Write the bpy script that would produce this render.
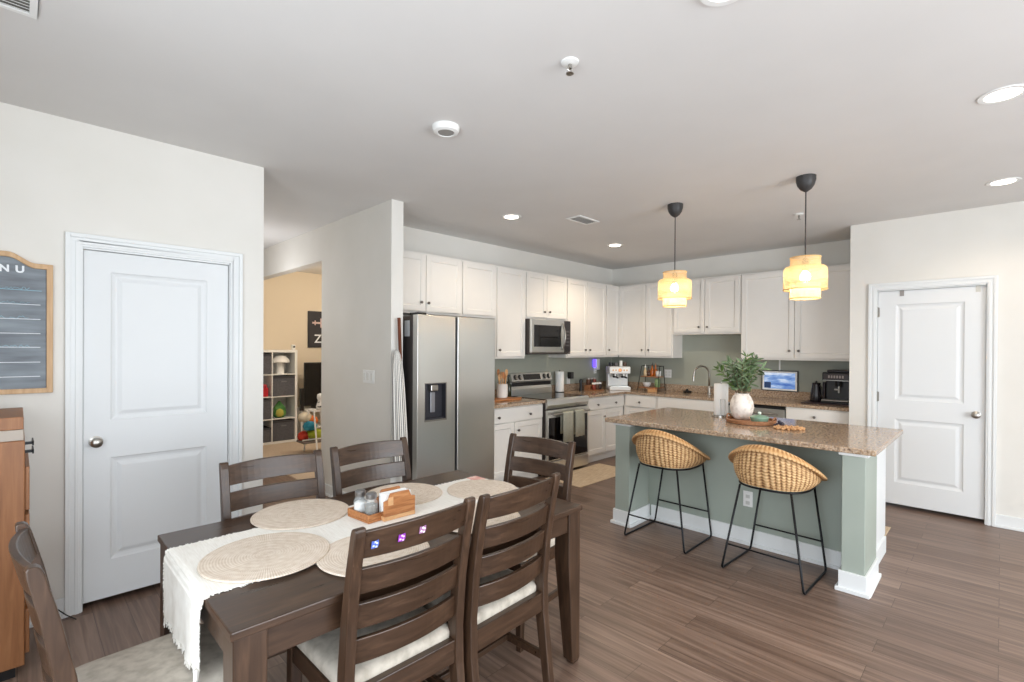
import bpy, bmesh, math, random
from mathutils import Vector, Matrix
random.seed(7)
PI = math.pi
for o in list(bpy.data.objects):
    bpy.data.objects.remove(o)
S = bpy.context.scene
COL = S.collection

# ------------------------------------------------------------------ camera
F_PX, CY = 491.957, 350.654
yaw, pitch, roll = math.radians(44.85908), math.radians(.24582), math.radians(-.33509)
c_, s_ = math.cos(yaw), math.sin(yaw)
R0 = Matrix(((s_, -c_, 0), (0, 0, 1), (c_, s_, 0)))
Rp = Matrix(((1, 0, 0), (0, math.cos(pitch), math.sin(pitch)), (0, -math.sin(pitch), math.cos(pitch))))
Rr = Matrix(((math.cos(roll), -math.sin(roll), 0), (math.sin(roll), math.cos(roll), 0), (0, 0, 1)))
M3 = Rr @ Rp @ R0                      # world -> right, up, forward
cam_d = bpy.data.cameras.new('camera')
cam = bpy.data.objects.new('camera', cam_d)
COL.objects.link(cam)
rot = Matrix((M3[0], M3[1], -M3[2])).transposed()
cam.matrix_world = Matrix.Translation((0, 0, 1.5177)) @ rot.to_4x4()
cam_d.sensor_width = 36
cam_d.lens = F_PX / 1024 * 36
cam_d.shift_y = (CY - 341) / 1024
cam_d.clip_start = .02
S.camera = cam

# ------------------------------------------------------------------ light
S.view_settings.view_transform = 'Standard'
S.view_settings.look = 'None'
S.view_settings.gamma = 1
S.view_settings.use_curve_mapping = False
S.view_settings.exposure = 0.08
W = bpy.data.worlds.new('world')
S.world = W
W.use_nodes = True
bg = W.node_tree.nodes['Background']
bg.inputs[0].default_value = (.75, .86, 1, 1)
bg.inputs[1].default_value = 1.0

def area(name, loc, rot, sx, sy, power, col):
    d = bpy.data.lights.new(name, 'AREA')
    d.shape = 'RECTANGLE'; d.size = sx; d.size_y = sy
    d.energy = power; d.color = col
    o = bpy.data.objects.new(name, d); COL.objects.link(o)
    o.location = loc; o.rotation_euler = rot
    return o

# daylight through the patio window behind the camera and the window in the left wall
area('daylight_patio_window', (2.0, -3.33, 1.35), (PI/2, 0, 0), 3.8, 2.3, 240, (.90, .955, 1))
area('daylight_left_window', (-.86, .6, 1.4), (PI/2, 0, -PI/2), 2.4, 2.0, 84, (.86, .935, 1))

# ------------------------------------------------------------------ materials
def lin(c):
    return tuple((x/12.92 if x <= .04045 else ((x+.055)/1.055)**2.4) for x in [v/255 for v in c]) + (1,)

def mat(name, col, rough=.5, metal=0, spec=.5, **kw):
    m = bpy.data.materials.new(name); m.use_nodes = True
    b = m.node_tree.nodes['Principled BSDF']
    b.inputs['Base Color'].default_value = lin(col)
    b.inputs['Roughness'].default_value = rough
    b.inputs['Metallic'].default_value = metal
    b.inputs['Specular IOR Level'].default_value = spec
    for k, v in kw.items():
        b.inputs[k.replace('_', ' ')].default_value = v
    return m

def N(m, typ, **kw):
    n = m.node_tree.nodes.new(typ)
    for k, v in kw.items():
        setattr(n, k, v)
    return n

def vary(m, stops, scale=(1, 1, 1), nscale=5, detail=4, coord='Object', bump=0, bdist=.002, rough=None, distort=0):
    """noise-driven colour ramp on the base colour, optional bump and roughness range"""
    nt = m.node_tree; L = nt.links
    b = nt.nodes['Principled BSDF']
    tc = N(m, 'ShaderNodeTexCoord'); mp = N(m, 'ShaderNodeMapping')
    mp.inputs['Scale'].default_value = scale
    no = N(m, 'ShaderNodeTexNoise')
    no.inputs['Scale'].default_value = nscale; no.inputs['Detail'].default_value = detail
    no.inputs['Distortion'].default_value = distort
    cr = N(m, 'ShaderNodeValToRGB')
    while len(cr.color_ramp.elements) < len(stops):
        cr.color_ramp.elements.new(.5)
    for e, (p, c) in zip(cr.color_ramp.elements, stops):
        e.position = p; e.color = lin(c)
    L.new(tc.outputs[coord], mp.inputs[0]); L.new(mp.outputs[0], no.inputs['Vector'])
    L.new(no.outputs[0], cr.inputs[0]); L.new(cr.outputs[0], b.inputs['Base Color'])
    if bump:
        bp = N(m, 'ShaderNodeBump'); bp.inputs['Strength'].default_value = bump
        bp.inputs['Distance'].default_value = bdist
        L.new(no.outputs[0], bp.inputs['Height']); L.new(bp.outputs[0], b.inputs['Normal'])
    if rough:
        mr = N(m, 'ShaderNodeMapRange'); mr.inputs[3].default_value = rough[0]; mr.inputs[4].default_value = rough[1]
        L.new(no.outputs[0], mr.inputs[0]); L.new(mr.outputs[0], b.inputs['Roughness'])
    return m

WALL = vary(mat('wall_paint', (226, 223, 216), .75), [(.3, (224, 221, 214)), (.7, (228, 225, 219))], nscale=3)
CEIL = vary(mat('ceiling_paint', (222, 221, 219), .85), [(.3, (221, 219, 217)), (.7, (225, 223, 221))], nscale=2)
SAGEWALL = vary(mat('sage_splash_paint', (160, 163, 151), .55), [(.3, (158, 161, 149)), (.7, (163, 166, 154))], nscale=3)
PLAYWALL = mat('play_room_paint', (226, 213, 192), .8)
TRIM = mat('trim_paint', (229, 231, 231), .45, 0, .35)
DOORM = mat('door_paint', (225, 227, 228), .45, 0, .3)
CABM = vary(mat('cabinet_paint', (232, 228, 222), .4), [(.3, (231, 227, 221)), (.7, (234, 230, 224))], nscale=4)
NICK = mat('brushed_nickel', (176, 172, 166), .3, 1)
DARKKNOB = mat('pewter_knob', (120, 114, 108), .35, 1)
SAGE = vary(mat('sage_green_paint', (160, 168, 158), .5), [(.3, (157, 166, 156)), (.7, (163, 171, 161))], nscale=3)
BLACK = mat('black_plastic', (24, 23, 24), .35)
BLKMETAL = mat('black_metal', (30, 30, 32), .4, .6)
BLKGLASS = mat('black_glass', (12, 11, 13), .06)
WHITE = mat('white_plastic', (238, 238, 236), .35)
PAPER = mat('white_paper', (246, 245, 242), .9)
GLASSM = mat('clear_glass', (225, 232, 234), .05, Alpha=.22)

def wood(name, cols, sc, rough=(.3, .5), nscale=4, bump=.15):
    return vary(mat(name, cols[1]), [(.25, cols[0]), (.55, cols[1]), (.8, cols[2])], scale=sc, nscale=nscale, detail=6,
                bump=bump, bdist=.001, rough=rough, distort=.6)
ESP = [(48, 33, 23), (67, 48, 35), (88, 65, 48)]
WX = wood('espresso_wood_lengthwise', ESP, (1.2, 14, 14), (.22, .4))
WZ = wood('espresso_wood_upright', ESP, (14, 14, 1.2), (.25, .42))
OAK = wood('oak_veneer', [(128, 82, 48), (150, 100, 62), (168, 116, 76)], (12, 12, .8), (.35, .5))
ACACIA = wood('acacia_wood', [(146, 90, 48), (182, 120, 72), (204, 148, 98)], (2, 14, 14), (.35, .5), 6)
LWOOD = wood('light_wood', [(196, 146, 98), (212, 164, 116), (224, 180, 134)], (2, 12, 12), (.4, .6), 6)
HINGE = mat('satin_hinge', (138, 134, 128), .5, .6)
TRAYW = wood('brown_tray_wood', [(128, 84, 54), (156, 108, 74), (178, 132, 96)], (2, 14, 14), (.35, .5), 6)
FRAMEWOOD = wood('pine_frame_wood', [(190, 152, 112), (204, 168, 128), (216, 182, 144)], (10, 10, 1), (.5, .6), 5)

STEEL = mat('stainless_steel', (214, 214, 210), .28, 1, Anisotropic=.4)
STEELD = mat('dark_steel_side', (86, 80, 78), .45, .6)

# floor planks run along Y
def floor_mat():
    m = mat('floor_planks', (120, 100, 90), .35)
    nt = m.node_tree; L = nt.links; b = nt.nodes['Principled BSDF']
    tc = N(m, 'ShaderNodeTexCoord'); mp = N(m, 'ShaderNodeMapping'); mp.inputs['Rotation'].default_value = (0, 0, PI/2)
    L.new(tc.outputs['Object'], mp.inputs[0])
    br = N(m, 'ShaderNodeTexBrick'); br.offset = .37; br.squash = 1
    br.inputs['Scale'].default_value = 1; br.inputs['Mortar Size'].default_value = .0011
    br.inputs['Brick Width'].default_value = 1.22; br.inputs['Row Height'].default_value = .152
    br.inputs['Bias'].default_value = 0
    br.inputs['Color1'].default_value = (0, 0, 0, 1); br.inputs['Color2'].default_value = (1, 1, 1, 1)
    br.inputs['Mortar'].default_value = (.5, .5, .5, 1)
    L.new(mp.outputs[0], br.inputs['Vector'])
    # grain noise, shifted per plank
    mp2 = N(m, 'ShaderNodeMapping'); mp2.inputs['Scale'].default_value = (26, 1.1, 1)
    ad = N(m, 'ShaderNodeVectorMath'); ad.operation = 'ADD'
    sc = N(m, 'ShaderNodeVectorMath'); sc.operation = 'SCALE'; sc.inputs['Scale'].default_value = 9
    L.new(br.outputs['Color'], sc.inputs[0]); L.new(tc.outputs['Object'], mp2.inputs[0])
    L.new(mp2.outputs[0], ad.inputs[0]); L.new(sc.outputs[0], ad.inputs[1])
    no = N(m, 'ShaderNodeTexNoise'); no.inputs['Scale'].default_value = 1.6; no.inputs['Detail'].default_value = 6
    no.inputs['Distortion'].default_value = .5
    L.new(ad.outputs[0], no.inputs['Vector'])
    mx = N(m, 'ShaderNodeMix'); mx.data_type = 'FLOAT'; mx.inputs[0].default_value = .17
    L.new(no.outputs[0], mx.inputs[2]); L.new(br.outputs['Color'], mx.inputs[3])
    cr = N(m, 'ShaderNodeValToRGB'); els = cr.color_ramp.elements
    els.new(.5); els.new(.65)
    for e, (p, c) in zip(els, [(.26, (86, 66, 55)), (.44, (113, 91, 78)), (.58, (131, 108, 94)), (.76, (151, 127, 112))]):
        e.position = p; e.color = lin(c)
    L.new(mx.outputs[0], cr.inputs[0])
    mm = N(m, 'ShaderNodeMix'); mm.data_type = 'RGBA'
    L.new(br.outputs['Fac'], mm.inputs[0]); L.new(cr.outputs[0], mm.inputs[6]); mm.inputs[7].default_value = lin((70, 56, 49))
    L.new(mm.outputs[2], b.inputs['Base Color'])
    mr = N(m, 'ShaderNodeMapRange'); mr.inputs[3].default_value = .3; mr.inputs[4].default_value = .48
    L.new(no.outputs[0], mr.inputs[0]); L.new(mr.outputs[0], b.inputs['Roughness'])
    bp = N(m, 'ShaderNodeBump'); bp.inputs['Strength'].default_value = .08; bp.inputs['Distance'].default_value = .001
    L.new(no.outputs[0], bp.inputs['Height']); L.new(bp.outputs[0], b.inputs['Normal'])
    return m
FLOOR = floor_mat()

def granite():
    m = mat('granite', (160, 140, 120), .12)
    nt = m.node_tree; L = nt.links; b = nt.nodes['Principled BSDF']
    tc = N(m, 'ShaderNodeTexCoord')
    n1 = N(m, 'ShaderNodeTexNoise'); n1.inputs['Scale'].default_value = 60; n1.inputs['Detail'].default_value = 5
    v1 = N(m, 'ShaderNodeTexVoronoi'); v1.inputs['Scale'].default_value = 120
    L.new(tc.outputs['Object'], n1.inputs['Vector']); L.new(tc.outputs['Object'], v1.inputs['Vector'])
    c1 = N(m, 'ShaderNodeValToRGB'); e = c1.color_ramp.elements; e.new(.5); e.new(.6)
    for x, (p, c) in zip(e, [(.32, (104, 82, 66)), (.45, (158, 130, 102)), (.56, (186, 157, 126)), (.7, (206, 186, 160))]):
        x.position = p; x.color = lin(c)
    L.new(n1.outputs[0], c1.inputs[0])
    c2 = N(m, 'ShaderNodeValToRGB'); e = c2.color_ramp.elements; e.new(.5)
    for x, (p, c) in zip(e, [(.1, (70, 62, 60)), (.45, (160, 140, 122)), (.9, (206, 200, 194))]):
        x.position = p; x.color = lin(c)
    sx = N(m, 'ShaderNodeSeparateColor'); L.new(v1.outputs['Color'], sx.inputs[0]); L.new(sx.outputs[0], c2.inputs[0])
    mx = N(m, 'ShaderNodeMix'); mx.data_type = 'RGBA'; mx.inputs[0].default_value = .28
    L.new(c1.outputs[0], mx.inputs[6]); L.new(c2.outputs[0], mx.inputs[7]); L.new(mx.outputs[2], b.inputs['Base Color'])
    return m
GRANITE = granite()

def uvweave(name, cols, fu, fv, rough=.75, bump=.6, amp=.004):
    """woven strands: bump and colour from UV sine products"""
    m = mat(name, cols[1], rough); nt = m.node_tree; L = nt.links; b = nt.nodes['Principled BSDF']
    uv = N(m, 'ShaderNodeUVMap'); sp = N(m, 'ShaderNodeSeparateXYZ'); L.new(uv.outputs[0], sp.inputs[0])
    def math_(op, a, bb=None):
        n = N(m, 'ShaderNodeMath'); n.operation = op
        for i, v in enumerate([a, bb]):
            if v is None: continue
            if isinstance(v, (int, float)): n.inputs[i].default_value = v
            else: L.new(v, n.inputs[i])
        return n.outputs[0]
    u = math_('MULTIPLY', sp.outputs[0], fu*2*PI); v = math_('MULTIPLY', sp.outputs[1], fv*2*PI)
    su = math_('ABSOLUTE', math_('SINE', math_('MULTIPLY', u, .5)))
    sv = math_('ADD', math_('MULTIPLY', math_('SINE', math_('ADD', v, math_('MULTIPLY', su, 2.2))), .5), .5)
    h = math_('ADD', math_('MULTIPLY', su, .6), math_('MULTIPLY', sv, .4))
    no = N(m, 'ShaderNodeTexNoise'); no.inputs['Scale'].default_value = 40
    tc = N(m, 'ShaderNodeTexCoord'); L.new(tc.outputs['Object'], no.inputs['Vector'])
    k = math_('ADD', math_('MULTIPLY', h, .55), math_('MULTIPLY', no.outputs[0], .5))  # crevice shade painted into the colour: gaps between strands go darker
    cr = N(m, 'ShaderNodeValToRGB'); cr.color_ramp.elements.new(.5)
    for e, (p, c) in zip(cr.color_ramp.elements, zip((.3, .55, .78), cols)):
        e.position = p; e.color = lin(c)
    L.new(k, cr.inputs[0]); L.new(cr.outputs[0], b.inputs['Base Color'])
    bp = N(m, 'ShaderNodeBump'); bp.inputs['Strength'].default_value = bump; bp.inputs['Distance'].default_value = amp
    L.new(h, bp.inputs['Height']); L.new(bp.outputs[0], b.inputs['Normal'])
    return m
HYAC = uvweave('water_hyacinth_weave', [(112, 76, 44), (188, 146, 98), (226, 190, 142)], 48, 26, bump=.7, amp=.004)
HYACRIM = uvweave('water_hyacinth_rim', [(150, 104, 60), (196, 150, 98), (222, 182, 132)], 70, 3, bump=.7, amp=.004)
MATW = uvweave('jute_braid', [(196, 174, 150), (224, 208, 190), (240, 228, 214)], 150, 26, bump=.4, amp=.003)

RUNNER = vary(mat('cream_cotton', (240, 234, 224), .95), [(.3, (236, 231, 222)), (.7, (250, 247, 240))], scale=(120, 8, 8), nscale=2, bump=.5, bdist=.003)
SEATF = vary(mat('cream_seat_fabric', (190, 181, 168), .92), [(.35, (174, 165, 152)), (.6, (198, 189, 176))], nscale=26, bump=.3, bdist=.002)
GREYF = vary(mat('grey_bin_fabric', (92, 92, 98), .95), [(.3, (84, 84, 90)), (.7, (102, 102, 108))], nscale=60, bump=.3)
TOWELF = vary(mat('sage_grey_towel', (176, 176, 162), .95), [(.3, (166, 166, 152)), (.7, (186, 186, 172))], nscale=80, bump=.4)
CARPET = vary(mat('beige_carpet', (196, 176, 156), .98), [(.3, (182, 162, 142)), (.7, (206, 188, 168))], nscale=120, bump=.6)
RUGM = vary(mat('beige_runner_rug', (206, 184, 156), .95), [(.3, (190, 164, 134)), (.5, (212, 190, 162)), (.7, (228, 210, 186))], scale=(2, 30, 2), nscale=4, bump=.4)
CERAM = vary(mat('speckled_white_ceramic', (230, 220, 210), .6), [(.35, (208, 196, 186)), (.55, (240, 231, 222))], nscale=22, bump=.2, bdist=.002)
CHALK = vary(mat('chalkboard_slate', (128, 134, 140), .7), [(.3, (112, 117, 124)), (.7, (142, 151, 158))], scale=(2, 2, 12), nscale=2)

def emis(name, col, strength):
    m = mat(name, col); b = m.node_tree.nodes['Principled BSDF']
    b.inputs['Emission Color'].default_value = lin(col); b.inputs['Emission Strength'].default_value = strength
    return m
LEDM = emis('led_lens', (255, 244, 226), 9)
BULB = emis('lit_bulb', (255, 238, 205), 9)

# ------------------------------------------------------------------ mesh helpers
IDT = lambda p: p
class MB:
    def __init__(s, tf=IDT):
        s.v = []; s.f = []; s.uv = {}; s.tf = tf
    def add(s, vs, fs, uvs=None):
        o = len(s.v); s.v += [s.tf(tuple(v)) for v in vs]
        for i, f in enumerate(fs):
            s.f.append(tuple(k+o for k in f))
            if uvs: s.uv[len(s.f)-1] = uvs[i]
        return s
    def box(s, x0, x1, y0, y1, z0, z1):
        return s.add([(x0,y0,z0),(x1,y0,z0),(x1,y1,z0),(x0,y1,z0),(x0,y0,z1),(x1,y0,z1),(x1,y1,z1),(x0,y1,z1)],
                     [(0,3,2,1),(4,5,6,7),(0,1,5,4),(1,2,6,5),(2,3,7,6),(3,0,4,7)])
    def loft(s, rings, cap=True, closed=True, uv=False):
        n = len(rings[0]); vs = [p for r in rings for p in r]; fs = []; us = []
        for i in range(len(rings)-1):
            for j in range(n if closed else n-1):
                k = (j+1) % n
                fs.append((i*n+j, i*n+k, (i+1)*n+k, (i+1)*n+j))
                a, b = j/n, (j+1)/n; p, q = i/(len(rings)-1), (i+1)/(len(rings)-1)
                us.append([(a,p),(b,p),(b,q),(a,q)])
        if cap and closed:
            fs.append(tuple(range(n-1,-1,-1))); us.append([(0,0)]*n)
            fs.append(tuple((len(rings)-1)*n+j for j in range(n))); us.append([(0,0)]*n)
        return s.add(vs, fs, us if uv else None)
    def lathe(s, prof, c=(0,0,0), n=28, cap=True, uv=False):
        return s.loft([[(c[0]+r*math.cos(2*PI*j/n), c[1]+r*math.sin(2*PI*j/n), c[2]+z) for j in range(n)] for r, z in prof], cap=cap, uv=uv)
    def cyl(s, c, r, z0, z1, n=24):
        return s.lathe([(r, z0), (r, z1)], (c[0], c[1], 0), n)
    def tube(s, pts, r, n=8, closed=False):
        pts = [Vector(p) for p in pts]; rings = []; m = len(pts)
        up = None
        for i, p in enumerate(pts):
            if closed: t = pts[(i+1) % m] - pts[i-1]
            else: t = pts[min(i+1, m-1)] - pts[max(i-1, 0)]
            t.normalize()
            if up is None:
                up = Vector((0,0,1)) if abs(t.z) < .9 else Vector((1,0,0))
            a = t.cross(up)
            if a.length < 1e-4: a = t.orthogonal()
            a.normalize(); b = a.cross(t); up = b
            rr = r[i] if isinstance(r, (list, tuple)) else r
            rings.append([tuple(p + a*rr*math.cos(2*PI*j/n) + b*rr*math.sin(2*PI*j/n)) for j in range(n)])
        if closed:
            rings.append(rings[0]); return s.loft(rings, cap=False, uv=True)
        return s.loft(rings, uv=True)
    def sphere(s, c, r, n=14, m=8, sz=1):
        return s.lathe([(max(1e-4, r*math.sin(PI*i/m)), -r*sz*math.cos(PI*i/m)) for i in range(m+1)], c, n, cap=False)
    def prism(s, poly, a, b, ax='y'):
        """extrude a 2-d polygon between a and b along an axis"""
        def mk(p, t):
            return {'y': (p[0], t, p[1]), 'x': (t, p[0], p[1]), 'z': (p[0], p[1], t)}[ax]
        return s.loft([[mk(p, a) for p in poly], [mk(p, b) for p in poly]])

def build(name, mb, m, parent=None, bevel=0, smooth=False, org=None, mods=None):
    me = bpy.data.meshes.new(name)
    o3 = Vector(org) if org is not None else (Vector(parent['_org']) if parent is not None and '_org' in parent else Vector((0,0,0)))
    me.from_pydata([tuple(Vector(v)-o3) for v in mb.v], [], mb.f)
    if mb.uv:
        ul = me.uv_layers.new(name='UVMap')
        for p in me.polygons:
            if p.index in mb.uv:
                for li, u in zip(p.loop_indices, mb.uv[p.index]): ul.data[li].uv = u
    bm = bmesh.new(); bm.from_mesh(me)
    bmesh.ops.remove_doubles(bm, verts=bm.verts, dist=1e-5)
    bmesh.ops.recalc_face_normals(bm, faces=bm.faces)
    bm.to_mesh(me); bm.free()
    me.materials.append(m)
    o = bpy.data.objects.new(name, me); COL.objects.link(o)
    if parent is not None: o.parent = parent; o['_org'] = tuple(o3)
    else:
        o.location = o3; o['_org'] = tuple(o3)
    if smooth:
        for p in me.polygons: p.use_smooth = True
        if smooth == 'auto':
            bm = bmesh.new(); bm.from_mesh(me)
            for e in bm.edges:
                if len(e.link_faces) == 2 and e.calc_face_angle(0) > .7: e.smooth = False
            bm.to_mesh(me); bm.free()
    if bevel:
        md = o.modifiers.new('bevel', 'BEVEL'); md.width = bevel; md.segments = 2; md.limit_method = 'ANGLE'; md.angle_limit = .6
    return o

def plate_hole(mb, x0, x1, z0, z1, a0, a1, b0, b1, yf, yb):
    o = [(x0, z0), (x1, z0), (x1, z1), (x0, z1)]; i = [(a0, b0), (a1, b0), (a1, b1), (a0, b1)]
    vs = [(x, y, z) for y in (yf, yb) for q in (o, i) for x, z in q]; fs = []
    for k in range(4):
        j = (k+1) % 4
        fs += [(k, j, 4+j, 4+k), (8+k, 12+k, 12+j, 8+j), (k, 8+k, 8+j, j), (4+k, 4+j, 12+j, 12+k)]
    return mb.add(vs, fs)
def thing(name, label, cat, loc=(0,0,0), rz=0, group=None, world=True):
    """an Empty at the thing's base; world=True: parts are given in world coordinates"""
    o = bpy.data.objects.new(name, None); COL.objects.link(o)
    o.location = loc; o.rotation_euler = (0, 0, rz); o.empty_display_size = .05
    o['label'] = label; o['category'] = cat
    o['_org'] = tuple(loc) if world else (0, 0, 0)
    if group: o['group'] = group
    return o
def tag(o, label, cat, group=None):
    o['label'] = label; o['category'] = cat
    if group: o['group'] = group
    return o
def struct(name, mb, m, bevel=0, parent=None, smooth=False):
    o = build(name, mb, m, parent, bevel, smooth)
    if parent is None: o['kind'] = 'structure'
    return o
def sroot(name, loc):
    o = bpy.data.objects.new(name, None); COL.objects.link(o); o.location = loc
    o['_org'] = tuple(loc); o['kind'] = 'structure'; return o
def dup(root, loc, rz, label, group=None):
    r = root.copy(); COL.objects.link(r); r.location = loc; r.rotation_euler = (0, 0, rz); r['label'] = label
    if group: r['group'] = group
    def rec(a, b):
        for ch in [k for k in bpy.data.objects if k.parent is a]:
            c = ch.copy(); COL.objects.link(c); c.parent = b; rec(ch, c)
    rec(root, r)
    return r

# facing frames: (a along the wall, n out of the wall, z)
def FY(y0): return lambda p: (p[0], y0 - p[1], p[2])       # faces -Y
def FX(x0): return lambda p: (x0 - p[1], p[0], p[2])       # faces -X

# ------------------------------------------------------------------ room shell
H = 2.789
yA, xW, xS, xS1, yS, yK, xK, xR, yW = 3.713, 1.2295, 2.254, 2.371, 3.704, 4.432, 6.724, 5.986, 1.099
XL, YB = -.75, -3.2                   # wall left of and wall behind the camera
struct('floor', MB().box(XL-.1, 7.2, YB-.3, 9.6, -.1, 0), FLOOR)
struct('ceiling', MB().box(XL-.1, 7.2, YB-.3, 9.6, H, H+.1), CEIL)
# walls
ax0, ax1 = .266, 1.009                 # left door slab
mb = MB(); y1 = yA+.12
mb.box(XL, ax0-.012, yA, y1, 0, H).box(ax1+.012, xW, yA, y1, 0, H).box(ax0-.012, ax1+.012, yA, y1, 2.085, H)
mb.box(xW-.12, xW, y1, 9.4, 0, H)
struct('wall_left', mb, WALL)
mb = MB()
mb.box(xS, xS1, yS, 5.07, 0, H).box(xS, xS1, 5.07, 7.3, 2.43, H).box(xS, xS1, 7.3, 9.4, 0, H)
struct('wall_hall', mb, WALL)
struct('wall_hall_end', MB().box(XL, xS, 9.3, 9.4, 0, H), WALL)
struct('wall_pantry', MB().box(7.1, 7.2, YB, yW-.12, 0, H).box(xR+.12, 7.2, YB-.12, YB, 0, H), WALL)
struct('wall_kitchen', MB().box(xS1, xK+.12, yK, yK+.12, 0, H), WALL)
mb = MB().box(xK, xK+.12, yW-.12, yK, 0, H)
struct('wall_back', mb, WALL)
# painted sage splash area between counter and upper cabinets
struct('trim_1', MB().box(3.4, xK-.004, yK-.004, yK+.001, .9, 1.9), SAGEWALL)
struct('trim_2', MB().box(xK-.004, xK+.001, yW, yK-.004, .9, 1.9), SAGEWALL)
dy0, dy1 = .10, .868                   # right door slab
mb = MB()
mb.box(xR, xR+.12, dy1+.012, yW, 0, H).box(xR, xR+.12, YB, dy0-.012, 0, H).box(xR, xR+.12, dy0-.012, dy1+.012, 2.115, H)
mb.box(xR+.12, xK, yW-.12, yW, 0, H)
struct('wall_right', mb, WALL)
mb = MB()
def wall_with_hole(mb, a0, a1, h0, h1, z0, z1, mk):
    for (p, q, r, s) in ((a0, h0, 0, H), (h1, a1, 0, H), (h0, h1, 0, z0), (h0, h1, z1, H)):
        if q-p > 1e-3 and s-r > 1e-3: mk(mb, p, q, r, s)
mkB = lambda m, p, q, r, s: m.box(p, q, YB-.12, YB, r, s)
wall_with_hole(mb, XL, xR+.12, 0.1, 3.9, .2, 2.5, mkB)
struct('wall_behind', mb, WALL)
mb = MB()
wall_with_hole(mb, YB-.12, 9.4, -.6, 1.8, .4, 2.4, lambda m, p, q, r, s: m.box(XL-.1, XL, p, q, r, s))
struct('wall_side', mb, WALL)
def window(name, a0, a1, z0, z1, mk, nmull):
    r = sroot(name, mk(a0, 0, z0))
    f = MB(lambda p: mk(*p))
    w = .06
    f.box(a0, a1, -.05, .03, z0, z0+w).box(a0, a1, -.05, .03, z1-w, z1).box(a0, a0+w, -.05, .03, z0, z1).box(a1-w, a1, -.05, .03, z0, z1)
    for i in range(1, nmull):
        x = a0 + (a1-a0)*i/nmull
        f.box(x-.03, x+.03, -.04, .02, z0, z1)
    build('window_frame', f, TRIM, r)
window('window_1', .1, 3.9, .2, 2.5, lambda a, n, z: (a, YB-.06+n, z), 3)
window('window_2', -.6, 1.8, .4, 2.4, lambda a, n, z: (XL-.05+n, a, z), 2)
# play room
struct('wall_play_room_back', MB().box(xS1, 5.2, 8.4, 8.5, 0, H), PLAYWALL)
struct('wall_play_room_side', MB().box(5.1, 5.2, yK+.12, 8.4, 0, H), PLAYWALL)
struct('trim_3', MB().box(xS1, 5.1, yK+.12, 8.4, .0, .012).box(xS, xS1, 5.07, 7.3, 0, .012), CARPET)

# baseboards with a shoe strip
def bbY(name, x0, x1, y, d=-1):
    struct(name, MB().box(x0, x1, min(y, y+d*.014), max(y, y+d*.014), .0, .11).box(x0, x1, min(y, y+d*.026), max(y, y+d*.026), 0, .02), TRIM, .003)
def bbX(name, y0, y1, x, d=-1):
    struct(name, MB().box(min(x, x+d*.014), max(x, x+d*.014), y0, y1, .0, .11).box(min(x, x+d*.026), max(x, x+d*.026), y0, y1, 0, .02), TRIM, .003)
bbY('baseboard_left', XL, .192, yA); bbY('baseboard_left_end', 1.085, xW, yA)
bbX('baseboard_hall', yS, 5.07, xS); bbY('baseboard_hall_end', xS, xS1, yS)
bbX('baseboard_right', YB, .03, xR); bbX('baseboard_right_end', .945, yW, xR)

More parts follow.
